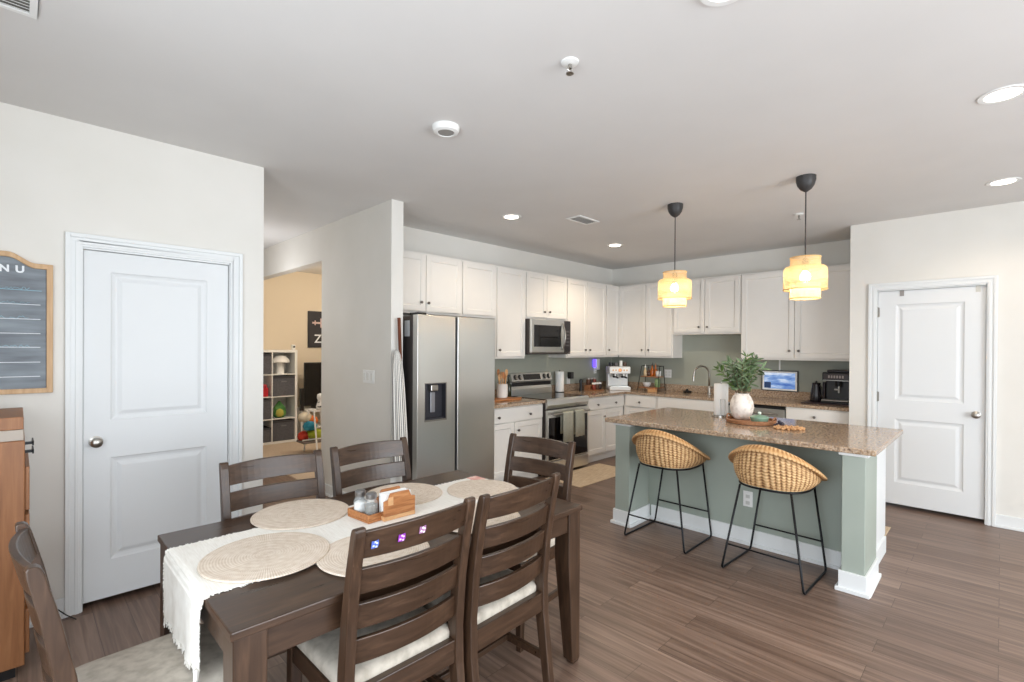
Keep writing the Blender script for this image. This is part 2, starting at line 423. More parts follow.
# doors: casing + two-panel slab
def casing(name, tf, a0, a1, z1, w=.075):
    mb = MB(tf)
    for (p, q, r, s) in ((a0-w, a0, 0, z1+w), (a1, a1+w, 0, z1+w), (a0, a1, z1, z1+w)):
        mb.box(p, q, 0, .014, r, s)
    o = .022
    for (p, q, r, s) in ((a0-w, a0-w+o, 0, z1+w), (a1+w-o, a1+w, 0, z1+w), (a0-w+o, a1+w-o, z1+w-o, z1+w)):
        mb.box(p, q, .014, .024, r, s)
    for (p, q, r, s) in ((a0-.03, a0-.012, 0, z1+.03), (a1+.012, a1+.03, 0, z1+.03), (a0-.012, a1+.012, z1+.012, z1+.03)):
        mb.box(p, q, .014, .019, r, s)
    return struct(name, mb, TRIM, .003)
def panel_door(name, tf, a0, a1, z0, z1, pz, pm, knob_a, knob_z, hinge_a, loc):
    """moulded two-panel slab: n=0 is the wall face, the slab face sits at n=-.03"""
    r = sroot(name, loc)
    f, bk = -.022, -.06
    mb = MB(tf)
    pl, pr = a0+pm, a1-pm
    mb.box(a0, pl, bk, f, z0, z1).box(pr, a1, bk, f, z0, z1)
    zs = [z0] + [v for p in pz for v in p] + [z1]
    for i in range(0, len(zs), 2):
        mb.box(pl, pr, bk, f, zs[i], zs[i+1])
    for (b, t) in pz:                    # stepped moulding: cove down, then raised field
        rings = []
        for (ins, n) in ((0, f), (.008, f-.007), (.022, f-.012), (.032, f-.012), (.052, f-.003), (.058, f-.002)):
            rings.append([(pl+ins, n, b+ins), (pr-ins, n, b+ins), (pr-ins, n, t-ins), (pl+ins, n, t-ins)])
        mb.loft(rings, cap=False)
        k = .058; mb.add([(pl+k, f-.002, b+k), (pr-k, f-.002, b+k), (pr-k, f-.002, t-k), (pl+k, f-.002, t-k)], [(0, 1, 2, 3)])
        mb.box(pl, pr, bk, bk+.005, b, t)
    build('door_slab', mb, DOORM, r)
    kb = MB(tf)
    for pr_ in (((.032, f), (.033, f+.006), (.014, f+.012), (.011, f+.03), (.022, f+.036), (.029, f+.05), (.028, f+.062), (.018, f+.07), (.001, f+.072)),):
        rings = [[(knob_a+q*math.cos(2*PI*j/20), n, knob_z+q*math.sin(2*PI*j/20)) for j in range(20)] for q, n in pr_]
        kb.loft(rings)
    build('door_knob', kb, NICK, r, smooth='auto')
    if hinge_a is not None:
        for z in (z0+.18, (z0+z1)/2, z1-.2):
            h = MB(tf); h.box(hinge_a-.014, hinge_a+.014, f-.002, f+.012, z-.045, z+.045)
            h.loft([[(hinge_a+.006*math.cos(2*PI*j/8), f+.014+.006*math.sin(2*PI*j/8), zz) for j in range(8)] for zz in (z-.05, z+.05)])
            build('hinge', h, HINGE, r)
    # jamb
    j = MB(tf)
    j.box(a0-.012, a0-.003, -.12, .002, 0, z1+.012).box(a1+.003, a1+.012, -.12, .002, 0, z1+.012).box(a0-.012, a1+.012, -.12, .002, z1+.003, z1+.012)
    build('door_jamb', j, TRIM, r)
    return r
panel_door('door_1', FY(yA), ax0, ax1, .035, 2.07, [(.255, .86), (1.08, 1.955)], .122, .321, .962, None, (ax0, yA, 0))
casing('trim_4', FY(yA), ax0-.008, ax1+.008, 2.082, .072)
panel_door('door_2', FX(xR), dy0, dy1, .035, 2.097, [(.245, .86), (1.045, 1.965)], .137, .156, .953, dy1+.002, (xR, dy0, 0))
casing('trim_5', FX(xR), dy0-.008, dy1+.008, 2.11, .066)
for i, (yy, lab) in enumerate(((.684, 'grey metal over-door hook at the hinge side of the pantry door top'), (.15, 'pale grey over-door hook above the knob side of the pantry door'))):
    m = MB(FX(xR)).box(yy-.016, yy+.016, -.0205, -.017, 2.045, 2.1).box(yy-.016, yy+.016, -.05, -.017, 2.0975, 2.1005)
    tag(build('door_hook', m, mat('hook_grey' + str(i), ((150, 144, 140), (196, 194, 186))[i], .5, .3), org=(xR, yy, 2.03)), lab, 'door hook')
# dark doorstop cord at the foot of the left door casing
tag(build('cord', MB().tube([(.13, 3.683, .09), (.16, 3.682, .06), (.19, 3.68, .022), (.215, 3.66, .006), (.23, 3.62, .006)], .003, 6), BLACK, org=(.13, 3.683, .006)),
    'thin black cord leaning on the baseboard left of the door casing', 'cord')

# ------------------------------------------------------------------ dining table
tx0, tx1, ty0, ty1, TZ = .397, 1.938, 1.437, 2.401, .76
T = thing('dining_table', 'dark espresso wooden dining table with a cream runner and round placemats', 'table', ((tx0+tx1)/2, (ty0+ty1)/2, 0))
build('tabletop', MB().box(tx0, tx1, ty0, ty1, TZ-.026, TZ), WX, T, .004)
ap = MB(); e = .018
ap.box(tx0+.09, tx1-.09, ty0+e, ty0+e+.022, TZ-.115, TZ-.026).box(tx0+.09, tx1-.09, ty1-e-.022, ty1-e, TZ-.115, TZ-.026)
ap.box(tx0+e, tx0+e+.022, ty0+.09, ty1-.09, TZ-.115, TZ-.026).box(tx1-e-.022, tx1-e, ty0+.09, ty1-.09, TZ-.115, TZ-.026)
build('apron', ap, WX, T, .002)
for sx in (0, 1):
    for sy in (0, 1):
        L = .088; i = .008
        X0 = tx0+i if sx == 0 else tx1-i-L; Y0 = ty0+i if sy == 0 else ty1-i-L
        rings = []
        for z, ins in ((TZ-.026, 0), (.5, 0), (.02, .032), (0, .04)):
            q0, q1 = (0, ins) if sx == 0 else (ins, 0)
            r0, r1 = (0, ins) if sy == 0 else (ins, 0)
            if z == 0: q0 += .006; q1 += .004; r0 += .006; r1 += .004
            rings.append([(X0+q0, Y0+r0, z), (X0+L-q1, Y0+r0, z), (X0+L-q1, Y0+L-r1, z), (X0+q0, Y0+L-r1, z)])
        build('leg', MB().loft(rings), WZ, T, .003)

# table runner: a woven strip draped over the left end, fringed edges
def runner():
    top = MB(); th = .004
    ry0, ry1 = 1.70, 2.19
    path = [(tx1-.03, TZ+.0015), (1.5, TZ+.0015), (1.0, TZ+.0015), (.6, TZ+.0015), (tx0+.012, TZ+.0015), (tx0-.003, TZ-.004), (tx0-.008, TZ-.03),
            (tx0-.009, TZ-.09), (tx0-.009, TZ-.14), (tx0-.009, TZ-.19), (tx0-.009, TZ-.225)]
    # dense path
    P = []
    for a, b in zip(path[:-1], path[1:]):
        for k in range(5): P.append((a[0]+(b[0]-a[0])*k/5, a[1]+(b[1]-a[1])*k/5))
    P.append(path[-1])
    n = 26; rings = []
    for k, (x, z) in enumerate(P):
        drop = max(0, TZ-.02-z)
        row = []
        for j in range(n+1):
            t = j/n
            y = ry0 + (ry1-ry0)*t
            y += (t-.5)*-.08*drop/.3
            w = min(1, drop/.2)*.007*math.sin(t*17+1.3)
            row.append((x + w*.8 - (.003 if drop > .01 else 0), y, z))
        rings.append(row)
    up = [[(x, y, z+th) if z > TZ-.01 else (x-th, y, z) for x, y, z in r] for r in rings]
    closed = [r + u[::-1] for r, u in zip(rings, up)]
    top.loft(closed)
    ob = build('table_runner', top, RUNNER, org=(1.15, 1.945, TZ))
    tag(ob, 'cream woven table runner with fringed edges hanging over the left end of the table', 'table runner')
    fr = MB(); random.seed(3)
    for k, (r, u) in enumerate(zip(closed, closed[1:])):
        for side, sgn in ((0, -1), (n, 1)):
            for q in range(5):
                f = random.random(); a = Vector(r[side]).lerp(Vector(u[side]), f)
                d = Vector((random.uniform(-.006, .006), sgn*random.uniform(.006, .014), 0))
                d.z = .0 if a.z > TZ-.005 else random.uniform(-.006, .006)
                if a.z < TZ-.005: d.x = random.uniform(-.004, 0)
                fr.tube([a+Vector((0, 0, .002)), a+d+Vector((0, 0, .002))], .0018, 4)
    last = closed[-1]
    for q in range(110):
        t = random.random()*n; j = int(t); a = Vector(last[j]).lerp(Vector(last[min(j+1, n)]), t-j)
        fr.tube([a, a+Vector((random.uniform(-.006, .002), random.uniform(-.01, .01), -random.uniform(.012, .03)))], .0018, 4)
    c = build('fringe', fr, RUNNER, ob); c['kind'] = 'stuff'
    cs = MB(); cs.tube([(tx0-.014, 1.72, TZ-.22), (tx0-.018, 1.712, TZ-.248), (tx0-.03, 1.70, TZ-.254)], [.009, .007, .003], 6)
    build('tassel', cs, RUNNER, ob)
    pk = MB().box(1.83, 1.9, 2.10, 2.185, TZ+.0065, TZ+.009)
    build('pink_patch', pk, vary(mat('pink_cloth_patch', (232, 172, 160), .9), [(.35, (226, 160, 148)), (.65, (242, 206, 196))], nscale=20), ob)  # small pink cloth lying on the runner's end
    return ob
runner()
# placemats: spiral-braided rounds
def mat_mesh(r):
    mb = MB(); prof = []; nr = 15
    prof.append((.002, .003))
    for i in range(nr):
        for q in (0, .5):
            rr = r*(i+q+.25)/nr
            prof.append((rr, .0042 + (.0016 if q else 0)))
    prof += [(r, .004), (r+.001, .001), (r*.5, .0005), (.002, .0005)]
    mb.lathe(prof, n=64, uv=True, cap=False)
    return mb
g = 'round braided placemats on the dining table'
for (x, y, r, dz, lab) in ((.634, 1.868, .212, .0095, 'round braided placemat at the left end of the table on the runner'),
                           (.906, 2.236, .205, .007, 'round braided placemat in front of the far chair nearest the left door'),
                           (.925, 1.625, .2, .0065, 'round braided placemat at the near side behind the chair with stickers'),
                           (1.402, 2.172, .195, .0065, 'round braided placemat at the far side behind the wooden napkin holder'),
                           (1.745, 1.955, .185, .0065, 'round braided placemat at the right end of the table facing the kitchen'),
                           (1.44, 1.64, .19, .0065, 'round braided placemat at the near side behind the right-hand near chair')):
    o = build('placemat', mat_mesh(r), MATW, smooth=True); o.location = (x, y, TZ+dz-.0005)
    tag(o, lab, 'placemat', g)

# salt and pepper tray, napkin holder
TT = TZ + .0065
K = thing('condiment_tray', 'small wooden tray holding the salt and pepper shakers on the table', 'tray', (1.09, 1.985, TT), .1, world=False)
build('tray_base', MB().box(-.046, .046, -.08, .08, 0, .012), ACACIA, K, .004)
build('tray_rim', MB().box(-.046, -.038, -.08, .08, .012, .036).box(.038, .046, -.08, .08, .012, .036).box(-.038, .038, -.08, -.072, .012, .036).box(-.038, .038, .072, .08, .012, .036), ACACIA, K, .003)
def shaker_jar(loc, body, lab):
    t = thing('shaker', lab, 'shaker', loc, world=False)
    build('jar', MB().lathe([(.026, 0), (.029, .004), (.029, .06), (.022, .074), (.02, .08)], n=20), GLASSM, t, smooth='auto')
    build('contents', MB().lathe([(.024, .003), (.0265, .006), (.0265, .05), (.02, .056)], n=18), body, t, smooth='auto')
    build('lid', MB().lathe([(.023, .08), (.024, .083), (.024, .1), (.018, .106), (.001, .107)], n=20), mat('steel_lid', (150, 150, 152), .3, 1), t, smooth='auto')
shaker_jar((1.077, 2.018, TT+.0125), PAPER, 'glass shaker filled with white salt, on the small wooden tray')
shaker_jar((1.092, 1.95, TT+.0125), vary(mat('ground_pepper', (120, 112, 100), .9), [(.4, (90, 82, 72)), (.6, (150, 142, 128))], nscale=200), 'glass shaker filled with grey pepper, on the small wooden tray')
K = thing('napkin_holder', 'wooden napkin holder with white paper napkins, beside the salt and pepper', 'napkin holder', (1.195, 1.925, TT), -.02, world=False)
build('base', MB().box(-.078, .078, -.045, .045, 0, .018), LWOOD, K, .002)
arch = [(-.078, .018), (.078, .018), (.078, .085), (.058, .088), (.046, .116), (-.046, .116), (-.058, .088), (-.078, .085)]
build('front_panel', MB().prism(arch, -.045, -.033), ACACIA, K, .003)
build('back_panel', MB().prism(arch, .033, .045), ACACIA, K, .003)
build('inlay', MB().box(-.06, -.035, -.0465, -.0445, .065, .1), LWOOD, K)
o = thing('napkin_stack', 'white paper napkins standing in the wooden holder', 'napkins', (1.195, 1.925, TT), -.02, world=False)
for i in range(5):
    y = -.028 + i*.011
    build('napkin', MB().box(-.066, .066, y, y+.009, .0185, .108-.002*(i % 2)), PAPER, o, .002)

# ------------------------------------------------------------------ dining chairs
def make_chair(label):
    t = thing('dining_chair', label, 'chair', (0, 0, 0), 0, 'ladder-back chairs around the dining table', world=False)
    hw, pw = .234, .036
    # post centre line (y,z) and depth
    prof = [(0, -.262, .036), (.15, -.24, .042), (.36, -.212, .05), (.5, -.208, .05), (.68, -.226, .044), (.84, -.254, .038), (.955, -.28, .034), (.975, -.285, .028), (.982, -.287, .016)]
    def py(z):
        for (a, ya, _), (b, yb, _) in zip(prof, prof[1:]):
            if a <= z <= b: return ya + (yb-ya)*(z-a)/(b-a)
        return prof[-1][1]
    for s in (-1, 1):
        x1, x0 = s*hw, s*(hw-pw)
        rings = [[(x0, y-d/2, z), (x1, y-d/2, z), (x1, y+d/2, z), (x0, y+d/2, z)] for z, y, d in prof]
        build('back_post', MB().loft(rings), WZ, t, .005)
        X = s*(hw-.022)
        build('front_leg', MB().loft([[(X-w, .195-w, z), (X+w, .195-w, z), (X+w, .195+w, z), (X-w, .195+w, z)] for z, w in ((0, .014), (.3, .021), (.445, .021))]), WZ, t, .003)
    slats = [(.878, .966), (.762, .846), (.646, .73), (.532, .614)]
    for k, (z0, z1) in enumerate(slats):
        n = 14; rings = []
        for i in range(n+1):
            u = -1 + 2*i/n; x = u*(hw-pw+.004); bow = -.03*(1-u*u)
            crown = .008*(1-u*u) if k == 0 else 0
            ring = []
            for (z, d) in ((z0, -.009), (z1+crown, -.009), (z1+crown, .009), (z0, .009)):
                ring.append((x, py(z)+bow+d+.004, z))
            rings.append(ring)
        sl = build('slat', MB().loft(rings), WX, t, .003)
    # rails, stretchers
    r = MB()
    r.box(-hw+.04, hw-.04, .184, .206, .375, .44).box(-hw+.036, hw-.036, -.228, -.2, .368, .452)
    r.box(-hw+.008, -hw+.028, -.2, .18, .375, .44).box(hw-.028, hw-.008, -.2, .18, .375, .44)
    build('seat_frame', r, WX, t, .003)
    st = MB()
    st.box(-hw+.01, -hw+.03, -.235, .18, .15, .185).box(hw-.03, hw-.01, -.235, .18, .15, .185).box(-hw+.03, hw-.03, -.02, .0, .155, .18)
    build('stretcher', st, WX, t, .003)
    # cushion with crowned top
    n = 12; top = []
    cu = MB(); rings = []
    for (ins, z) in ((.004, .44), (0, .448), (0, .47), (.006, .482), (.018, .49), (.05, .497), (.1, .501), (.16, .503)):
        x, y0, y1 = hw-.012-ins, -.2+ins, .218-ins
        q = min(.045, x*.5); ring = []
        for (cx, cyy, a0) in ((x-q, y1-q, 0), (-x+q, y1-q, PI/2), (-x+q, y0+q, PI), (x-q, y0+q, 1.5*PI)):
            for k in range(5):
                a = a0 + PI/2*k/4; ring.append((cx+q*math.cos(a), cyy+q*math.sin(a), z))
        rings.append(ring)
    cu.loft(rings)
    build('seat_cushion', cu, SEATF, t, smooth=True)
    return t
R = math.radians
ch = make_chair('dark ladder-back near-side chair with three stickers on its top slat')
ch.location = (.93, 1.635, 0); ch.rotation_euler = (0, 0, R(.3))
CH = [dup(ch, (1.411, 1.635, 0), R(2.8), 'dark ladder-back chair at the near side, right of the chair with stickers'),
      dup(ch, (.876, 2.254, 0), R(177.3), 'dark ladder-back chair at the far side of the table nearest the left door'),
      dup(ch, (1.417, 2.262, 0), R(179.6), 'dark ladder-back chair at the far side in front of the light switch wall'),
      dup(ch, (1.951, 1.936, 0), R(96.4), 'dark ladder-back chair at the right end of the table, its back to the kitchen'),
      dup(ch, (.302, 1.897, 0), R(-87.6), 'dark ladder-back chair at the left end of the table beside the oak dresser')]
top_slat = [k for k in ch.children if k.name.startswith('slat')][0]
for i, (x, col, col2, lab) in enumerate(((-.166, (84, 108, 190), (210, 220, 246), 'blue sticker'), (-.082, (150, 62, 180), (238, 200, 240), 'purple sticker'), (-.008, (166, 120, 158), (244, 232, 240), 'pink and white sticker'))):
    zc = .926 + (-.004, -.002, .006)[i]; w = .0125
    u = x/.202; yb = -.2755 - .03*(1-u*u) + .004 - .0115
    def yy(z): return yb + (-(z-.926))*.22
    shape = [(-w, -w*.9), (w*.7, -w), (w, -w*.1), (w*.8, w), (-w*.2, w*.85), (-w, w)]
    s = MB(); s.loft([[(x+a, yy(zc+b)-dd, zc+b) for a, b in shape] for dd in (-.0005, .0016)])
    s_o = build('sticker', s, mat('sticker_ink' + str(i), col, .4), top_slat); s_o['label'] = lab
    s = MB(); w2 = .006
    for (a, b) in ((-.006, -.004), (.005, .003), (-.001, .007), (.004, -.008)):
        s.box(x+a-.003, x+a+.003, yy(zc+b)-.0026, yy(zc+b)-.0012, zc+b-.0025, zc+b+.0025)
    build('sticker_mark', s, mat('sticker_mark' + str(i), col2, .4), s_o)

# ------------------------------------------------------------------ left: chalkboard and dresser
x1, zb = .137, 1.262
x0 = -.47; xc = (x0+x1)/2
def board_top(x, e=0):
    t = abs(x-xc)/((x1-x0)/2)
    k = max(0, min(1, (t-.42)/.36)); k = k*k*(3-2*k)
    return (1.96 + .052*(1-k)) - e
K = thing('chalkboard', 'grey chalkboard menu in a pine frame with an arched top, hung left of the door', 'chalkboard', (xc, yA-.001, zb))
n = 48; xs = [x0+(x1-x0)*i/n for i in range(n+1)]
outer = [(x0, zb), (x1, zb)] + [(x, board_top(x)) for x in xs[::-1]]
w = .026; xi = [x0+w+(x1-x0-2*w)*i/n for i in range(n+1)]
inner = [(x0+w, zb+w), (x1-w, zb+w)] + [(x, board_top(x)-w*1.05) for x in xi[::-1]]
fr = MB(); yf, yb_ = yA-.028, yA-.001
vs = [(x, yf, z) for x, z in outer] + [(x, yf, z) for x, z in inner] + [(x, yb_, z) for x, z in outer] + [(x, yb_, z) for x, z in inner]
m_ = len(outer); fs = []
for i in range(m_):
    j = (i+1) % m_
    fs += [(i, j, m_+j, m_+i), (i, 2*m_+i, 2*m_+j, j), (m_+i, m_+j, 3*m_+j, 3*m_+i), (2*m_+i, 3*m_+i, 3*m_+j, 2*m_+j)]
build('frame', fr.add(vs, fs), FRAMEWOOD, K, .003)
bd = build('board', MB().prism(inner, yA-.014, yA-.002), CHALK, K)
CW = mat('white_chalk', (236, 240, 244), .9); CB = mat('blue_chalk', (150, 190, 205), .9)
ln = MB(); random.seed(5)
for z in (1.659, 1.582, 1.508, 1.428, 1.351, 1.737):
    ln.box(x0+.05, x1-.05, yA-.0152, yA-.0138, z, z+.003)
build('chalk_lines', ln, CW, bd)
build('chalk_underline', MB().box(x0+.05, x1-.045, yA-.0152, yA-.0138, 1.813, 1.816), CB, bd)
for z in (1.822, 1.745, 1.668, 1.514):
    x = x0+.06; p = []
    while x < x1-.09:
        p.append((x, yA-.0146, z+random.uniform(-.007, .009))); x += random.choice((.004, .005, .007))
    build('chalk_script', MB().tube(p, .0011, 4), CB, bd)
def text(name, s, size, m, parent, mtx, ext=.0008):
    cu = bpy.data.curves.new(name, 'FONT'); cu.body = s; cu.size = size; cu.extrude = ext; cu.align_x = 'CENTER'; cu.offset = .002
    tmp = bpy.data.objects.new(name, cu); COL.objects.link(tmp)
    bpy.context.view_layer.update()
    me = bpy.data.meshes.new_from_object(tmp.evaluated_get(bpy.context.evaluated_depsgraph_get()))
    bpy.data.objects.remove(tmp); 
    me.transform(mtx); me.materials.clear(); me.materials.append(m)
    o = bpy.data.objects.new(name, me); COL.objects.link(o); o.parent = parent
    return o
for i, ch_ in enumerate('MENU'):
    text('chalk_letter', ch_, .05, CW, bd, Matrix.Translation(Vector((-.05-.058*(2-i), yA-.0152, 1.907)) - Vector(bd['_org'])) @ Matrix.Rotation(PI/2, 4, 'X'))

# oak dresser in the corner: side faces the camera, fronts face +X
dx1, dyf = .024, 3.16
K = thing('dresser', 'oak dresser with black pulls at the left edge, a stacked box top', 'dresser', (-.3, dyf, 0))
body = MB().box(XL+.03, dx1, dyf, dyf+.5, .055, 1.085)
build('body', body, OAK, K, .004)
build('shadow_base', MB().box(XL+.06, dx1-.03, dyf+.03, dyf+.47, 0, .055), BLACK, K)  # black block standing in for the shadow gap under the dresser
build('top_slab', MB().box(XL+.03, dx1-.004, dyf+.005, dyf+.495, 1.0855, 1.135), mat('pale_edge', (178, 166, 154), .5), K, .003)
build('upper_box', MB().box(XL+.03, dx1-.004, dyf+.005, dyf+.495, 1.1355, 1.193), OAK, K, .003)
for k, z in enumerate((.2, .42, .64, .86)):
    d = build('drawer', MB().box(dx1, dx1+.016, dyf+.02, dyf+.48, z-.1, z+.1), OAK, K, .003)
for k, z in enumerate((1.068, 1.03)):
    d = build('pull', MB().box(dx1, dx1+.03, dyf+.02, dyf+.034, z-.006, z+.006).box(dx1+.024, dx1+.03, dyf+.02, dyf+.15, z-.012, z+.006), BLKMETAL, K)

# ------------------------------------------------------------------ cabinets
def shaker_front(mb, a0, a1, z0, z1, n0, fr=.055, th=.02):
    """recessed-panel front in frame coordinates (a,n,z)"""
    mb.box(a0, a0+fr, n0, n0+th, z0, z1).box(a1-fr, a1, n0, n0+th, z0, z1)
    mb.box(a0+fr, a1-fr, n0, n0+th, z0, z0+fr).box(a0+fr, a1-fr, n0, n0+th, z1-fr, z1)
    k = .008
    mb.loft([[(a0+fr, n0+th-.002, z0+fr), (a1-fr, n0+th-.002, z0+fr), (a1-fr, n0+th-.002, z1-fr), (a0+fr, n0+th-.002, z1-fr)],
             [(a0+fr+k, n0+th-.009, z0+fr+k), (a1-fr-k, n0+th-.009, z0+fr+k), (a1-fr-k, n0+th-.009, z1-fr-k), (a0+fr+k, n0+th-.009, z1-fr-k)]], cap=False)
    mb.box(a0+fr, a1-fr, n0, n0+th-.009, z0+fr, z1-fr)
    return mb
def knob(tf, a, z, n0, parent):
    m = MB(tf)
    rings = [[(a+r*math.cos(2*PI*j/14), n0+n, z+r*math.sin(2*PI*j/14)) for j in range(14)] for r, n in ((.006, 0), (.005, .012), (.013, .016), (.015, .022), (.012, .028), (.001, .03))]
    build('knob', m.loft(rings), DARKKNOB, parent, smooth='auto')
def cabinet(label, tf, a0, a1, z0, z1, depth, fronts, toe=0, group=None):
    """fronts: (kind, a0, a1, z0, z1, [(knob a, knob z), ...])"""
    base = tf(((a0+a1)/2, depth/2, z0))
    K = thing('wall_cabinet' if toe == 0 else 'base_cabinet', label, 'cabinet', base, 0, group)
    b = MB(tf)
    if toe:
        b.box(a0, a1, .003, depth, z0+.105, z1).box(a0, a1, .003, depth-.06, z0, z0+.105)
    else: b.box(a0, a1, .003, depth, z0, z1)
    build('body', b, CABM, K, .002)
    for (kind, p, q, r, s, kn) in fronts:
        d = MB(tf)
        if kind == 'drawer': d.box(p, q, depth, depth+.02, r, s)
        else: shaker_front(d, p, q, r, s, depth)
        o = build(kind, d, CABM, K, .002)
        for (ka, kz) in kn: knob(tf, ka, kz, depth+.02, o)
    return K
ZB, ZT = 1.398, 2.4716
gu = 'white upper wall cabinets'
KY, KX, KXU = FY(yK), FX(xK), FX(xK)
dpt = .31
G = .004
def U(tf, label, a0, a1, z0, splits, knobs, ztop=ZT):
    dpt = .31 if tf is KY else .293
    fr = []
    e = [a0+.012] + list(splits) + [a1-.012]
    for i in range(len(e)-1):
        p = e[i] + (G if i else 0); q = e[i+1] - (G if i < len(e)-2 else 0)
        fr.append(('door', p, q, z0+.025, ztop-.02, knobs[i]))
    cabinet(label, tf, a0, a1, z0, ztop, dpt, fr, 0, gu)
U(KY, 'white two-door wall cabinet above the left side of the fridge', 2.40, 3.358, 1.86, [2.894], [[(2.83, 1.973)], [(2.915, 1.97)]])
U(KY, 'white single-door wall cabinet above the right side of the fridge', 3.362, 3.866, 1.86, [], [[]])
U(KY, 'tall white single-door wall cabinet between the fridge and the microwave', 3.87, 4.36, ZB, [], [[(3.91, 1.5)]])
U(KY, 'short white two-door wall cabinet directly above the microwave', 4.364, 5.158, 1.885, [4.749], [[(4.69, 1.98)], [(4.79, 1.985)]])
U(KY, 'tall white two-door wall cabinet just right of the microwave', 5.162, 6.075, ZB, [5.612], [[(5.555, 1.504)], [(5.66, 1.504)]])
U(KY, 'narrow white wall cabinet on the stove wall in the room corner', 6.079, 6.43, ZB, [], [[(6.13, 1.505)]])
U(KX, 'tall white two-door wall cabinet on the sink wall left of the faucet', 3.243, 4.112, ZB, [3.655], [[(3.60, 1.508)], [(3.705, 1.508)]])
U(KX, 'short white two-door wall cabinet above the sink behind the left pendant', 2.333, 3.239, 1.722, [2.788], [[(2.748, 1.816)], [(2.86, 1.818)]])
U(KX, 'wide white two-door wall cabinet above the framed screen and black coffee machine', 1.103, 2.329, ZB, [1.72], [[(1.67, 1.509)], [(1.768, 1.508)]])
bdp = .6
ZC = .915
gb = 'white base cabinets'
def B(tf, label, a0, a1, fr): cabinet(label, tf, a0, a1, 0, ZC-.036, bdp, fr, 1, gb)
def dr(a0, a1, kn): return ('drawer', a0+.012, a1-.012, .715, .865, kn)
def do(a0, a1, kn): return ('door', a0, a1, .13, .7, kn)
B(KY, 'white base cabinet between the fridge and the stove', 3.40, 4.36, [dr(3.40, 4.36, [(3.629, .775), (4.121, .776)]), do(3.412, 3.872, []), do(3.88, 4.34, [(3.93, .61)])])
B(KY, 'white base cabinet right of the stove under the spice bottles', 5.206, 6.115, [dr(5.206, 6.115, [(5.45, .776), (5.875, .776)]), do(5.218, 5.64, [(5.6, .61)]), do(5.648, 6.06, [])])
B(KX, 'white corner base cabinet under the tiered bottle rack', 3.31, 3.83, [dr(3.31, 3.80, [(3.56, .781)]), do(3.322, 3.788, [])])
B(KX, 'white sink base cabinet with a plain false front below the faucet', 2.36, 3.306, [dr(2.36, 3.306, []), do(2.372, 2.829, []), do(2.837, 3.294, [])])
B(KX, 'white base cabinet under the black coffee machine beside the dishwasher', 1.103, 1.724, [dr(1.103, 1.724, [(1.434, .79)]), do(1.115, 1.41, []), do(1.418, 1.712, [])])

# countertops
cf, cb = 3.785, 6.10
K = thing('countertop', 'brown granite countertop between the fridge and the stove', 'countertop', (3.9, 4.1, ZC-.035))
build('slab', MB().box(3.395, 4.37, cf, yK-.005, ZC-.035, ZC), GRANITE, K, .006)
build('backsplash', MB().box(3.395, 4.37, yK-.026, yK-.006, ZC, ZC+.1), GRANITE, K, .003)
K = thing('countertop', 'L-shaped brown granite countertop running from the stove past the sink to the black coffee machine', 'countertop', (6.2, 4.0, ZC-.035))
build('slab', MB().prism([(5.198, cf), (cb, cf), (cb, yW+.003), (xK-.005, yW+.003), (xK-.005, yK-.005), (5.198, yK-.005)], ZC-.035, ZC, 'z'), GRANITE, K, .006)
build('backsplash', MB().box(5.198, xK-.03, yK-.026, yK-.006, ZC, ZC+.1).box(xK-.026, xK-.006, yW+.003, yK-.006, ZC, ZC+.1), GRANITE, K, .003)

# ------------------------------------------------------------------ fridge
fx0, fx1, fyf = 2.425, 3.338, 3.56
K = thing('refrigerator', 'stainless side-by-side refrigerator with a water dispenser beside the hall wall', 'refrigerator', (2.88, 4.0, 0))
build('body', MB().box(fx0, fx1, fyf+.075, 4.36, .03, 1.80), STEELD, K, .004)
build('base_grille', MB().box(fx0+.02, fx1-.02, fyf+.09, fyf+.12, 0, .03).box(fx0+.02, fx1-.02, 4.2, 4.3, 0, .03), BLACK, K)
for i, (a, b, nm) in enumerate(((fx0, 2.838, 'left'), (2.868, fx1, 'right'))):
    m = MB()
    if i == 0:
        da0, da1, dz0, dz1 = 2.505, 2.735, .885, 1.205
        plate_hole(m, a, b, .06, 1.808, da0, da1, dz0, dz1, fyf, fyf+.07)
    else: m.box(a, b, fyf, fyf+.07, .06, 1.808)
    d = build('door', m, STEEL, K, .003)
    if i == 0:
        q = MB().box(da0, da1, fyf+.055, fyf+.068, dz0, dz1).box(da0, da0+.006, fyf+.004, fyf+.055, dz0, dz1).box(da1-.006, da1, fyf+.004, fyf+.055, dz0, dz1).box(da0, da1, fyf+.004, fyf+.055, dz1-.008, dz1).box(da0, da1, fyf+.004, fyf+.055, dz0, dz0+.012)
        build('dispenser_recess', q, mat('dispenser_grey', (58, 57, 63), .35, .3), d)
        build('dispenser_frame', MB().box(da0-.006, da0, fyf-.003, fyf+.01, dz0-.008, dz1).box(da1, da1+.006, fyf-.003, fyf+.01, dz0-.008, dz1).box(da0-.006, da1+.006, fyf-.003, fyf+.01, dz0-.014, dz0).box(da0-.006, da1+.006, fyf-.003, fyf+.01, dz1, dz1+.006), NICK, d)
        build('dispenser_nozzle', MB().box(da0+.07, da0+.15, fyf+.006, fyf+.054, dz1-.07, dz1-.012), NICK, d, .008)
        build('dispenser_paddle', MB().box(da0+.085, da0+.135, fyf+.035, fyf+.05, dz0+.06, dz1-.08), mat('paddle_grey', (150, 150, 156), .3, .5), d, .004)
build('handle_channel', MB().box(2.839, 2.867, fyf+.03, fyf+.07, .06, 1.80), mat('channel_dark', (46, 46, 52), .4, .5), K)
build('hinge_cover', MB().box(fx0+.01, fx0+.1, fyf+.01, fyf+.14, 1.809, 1.828), BLACK, K, .003)
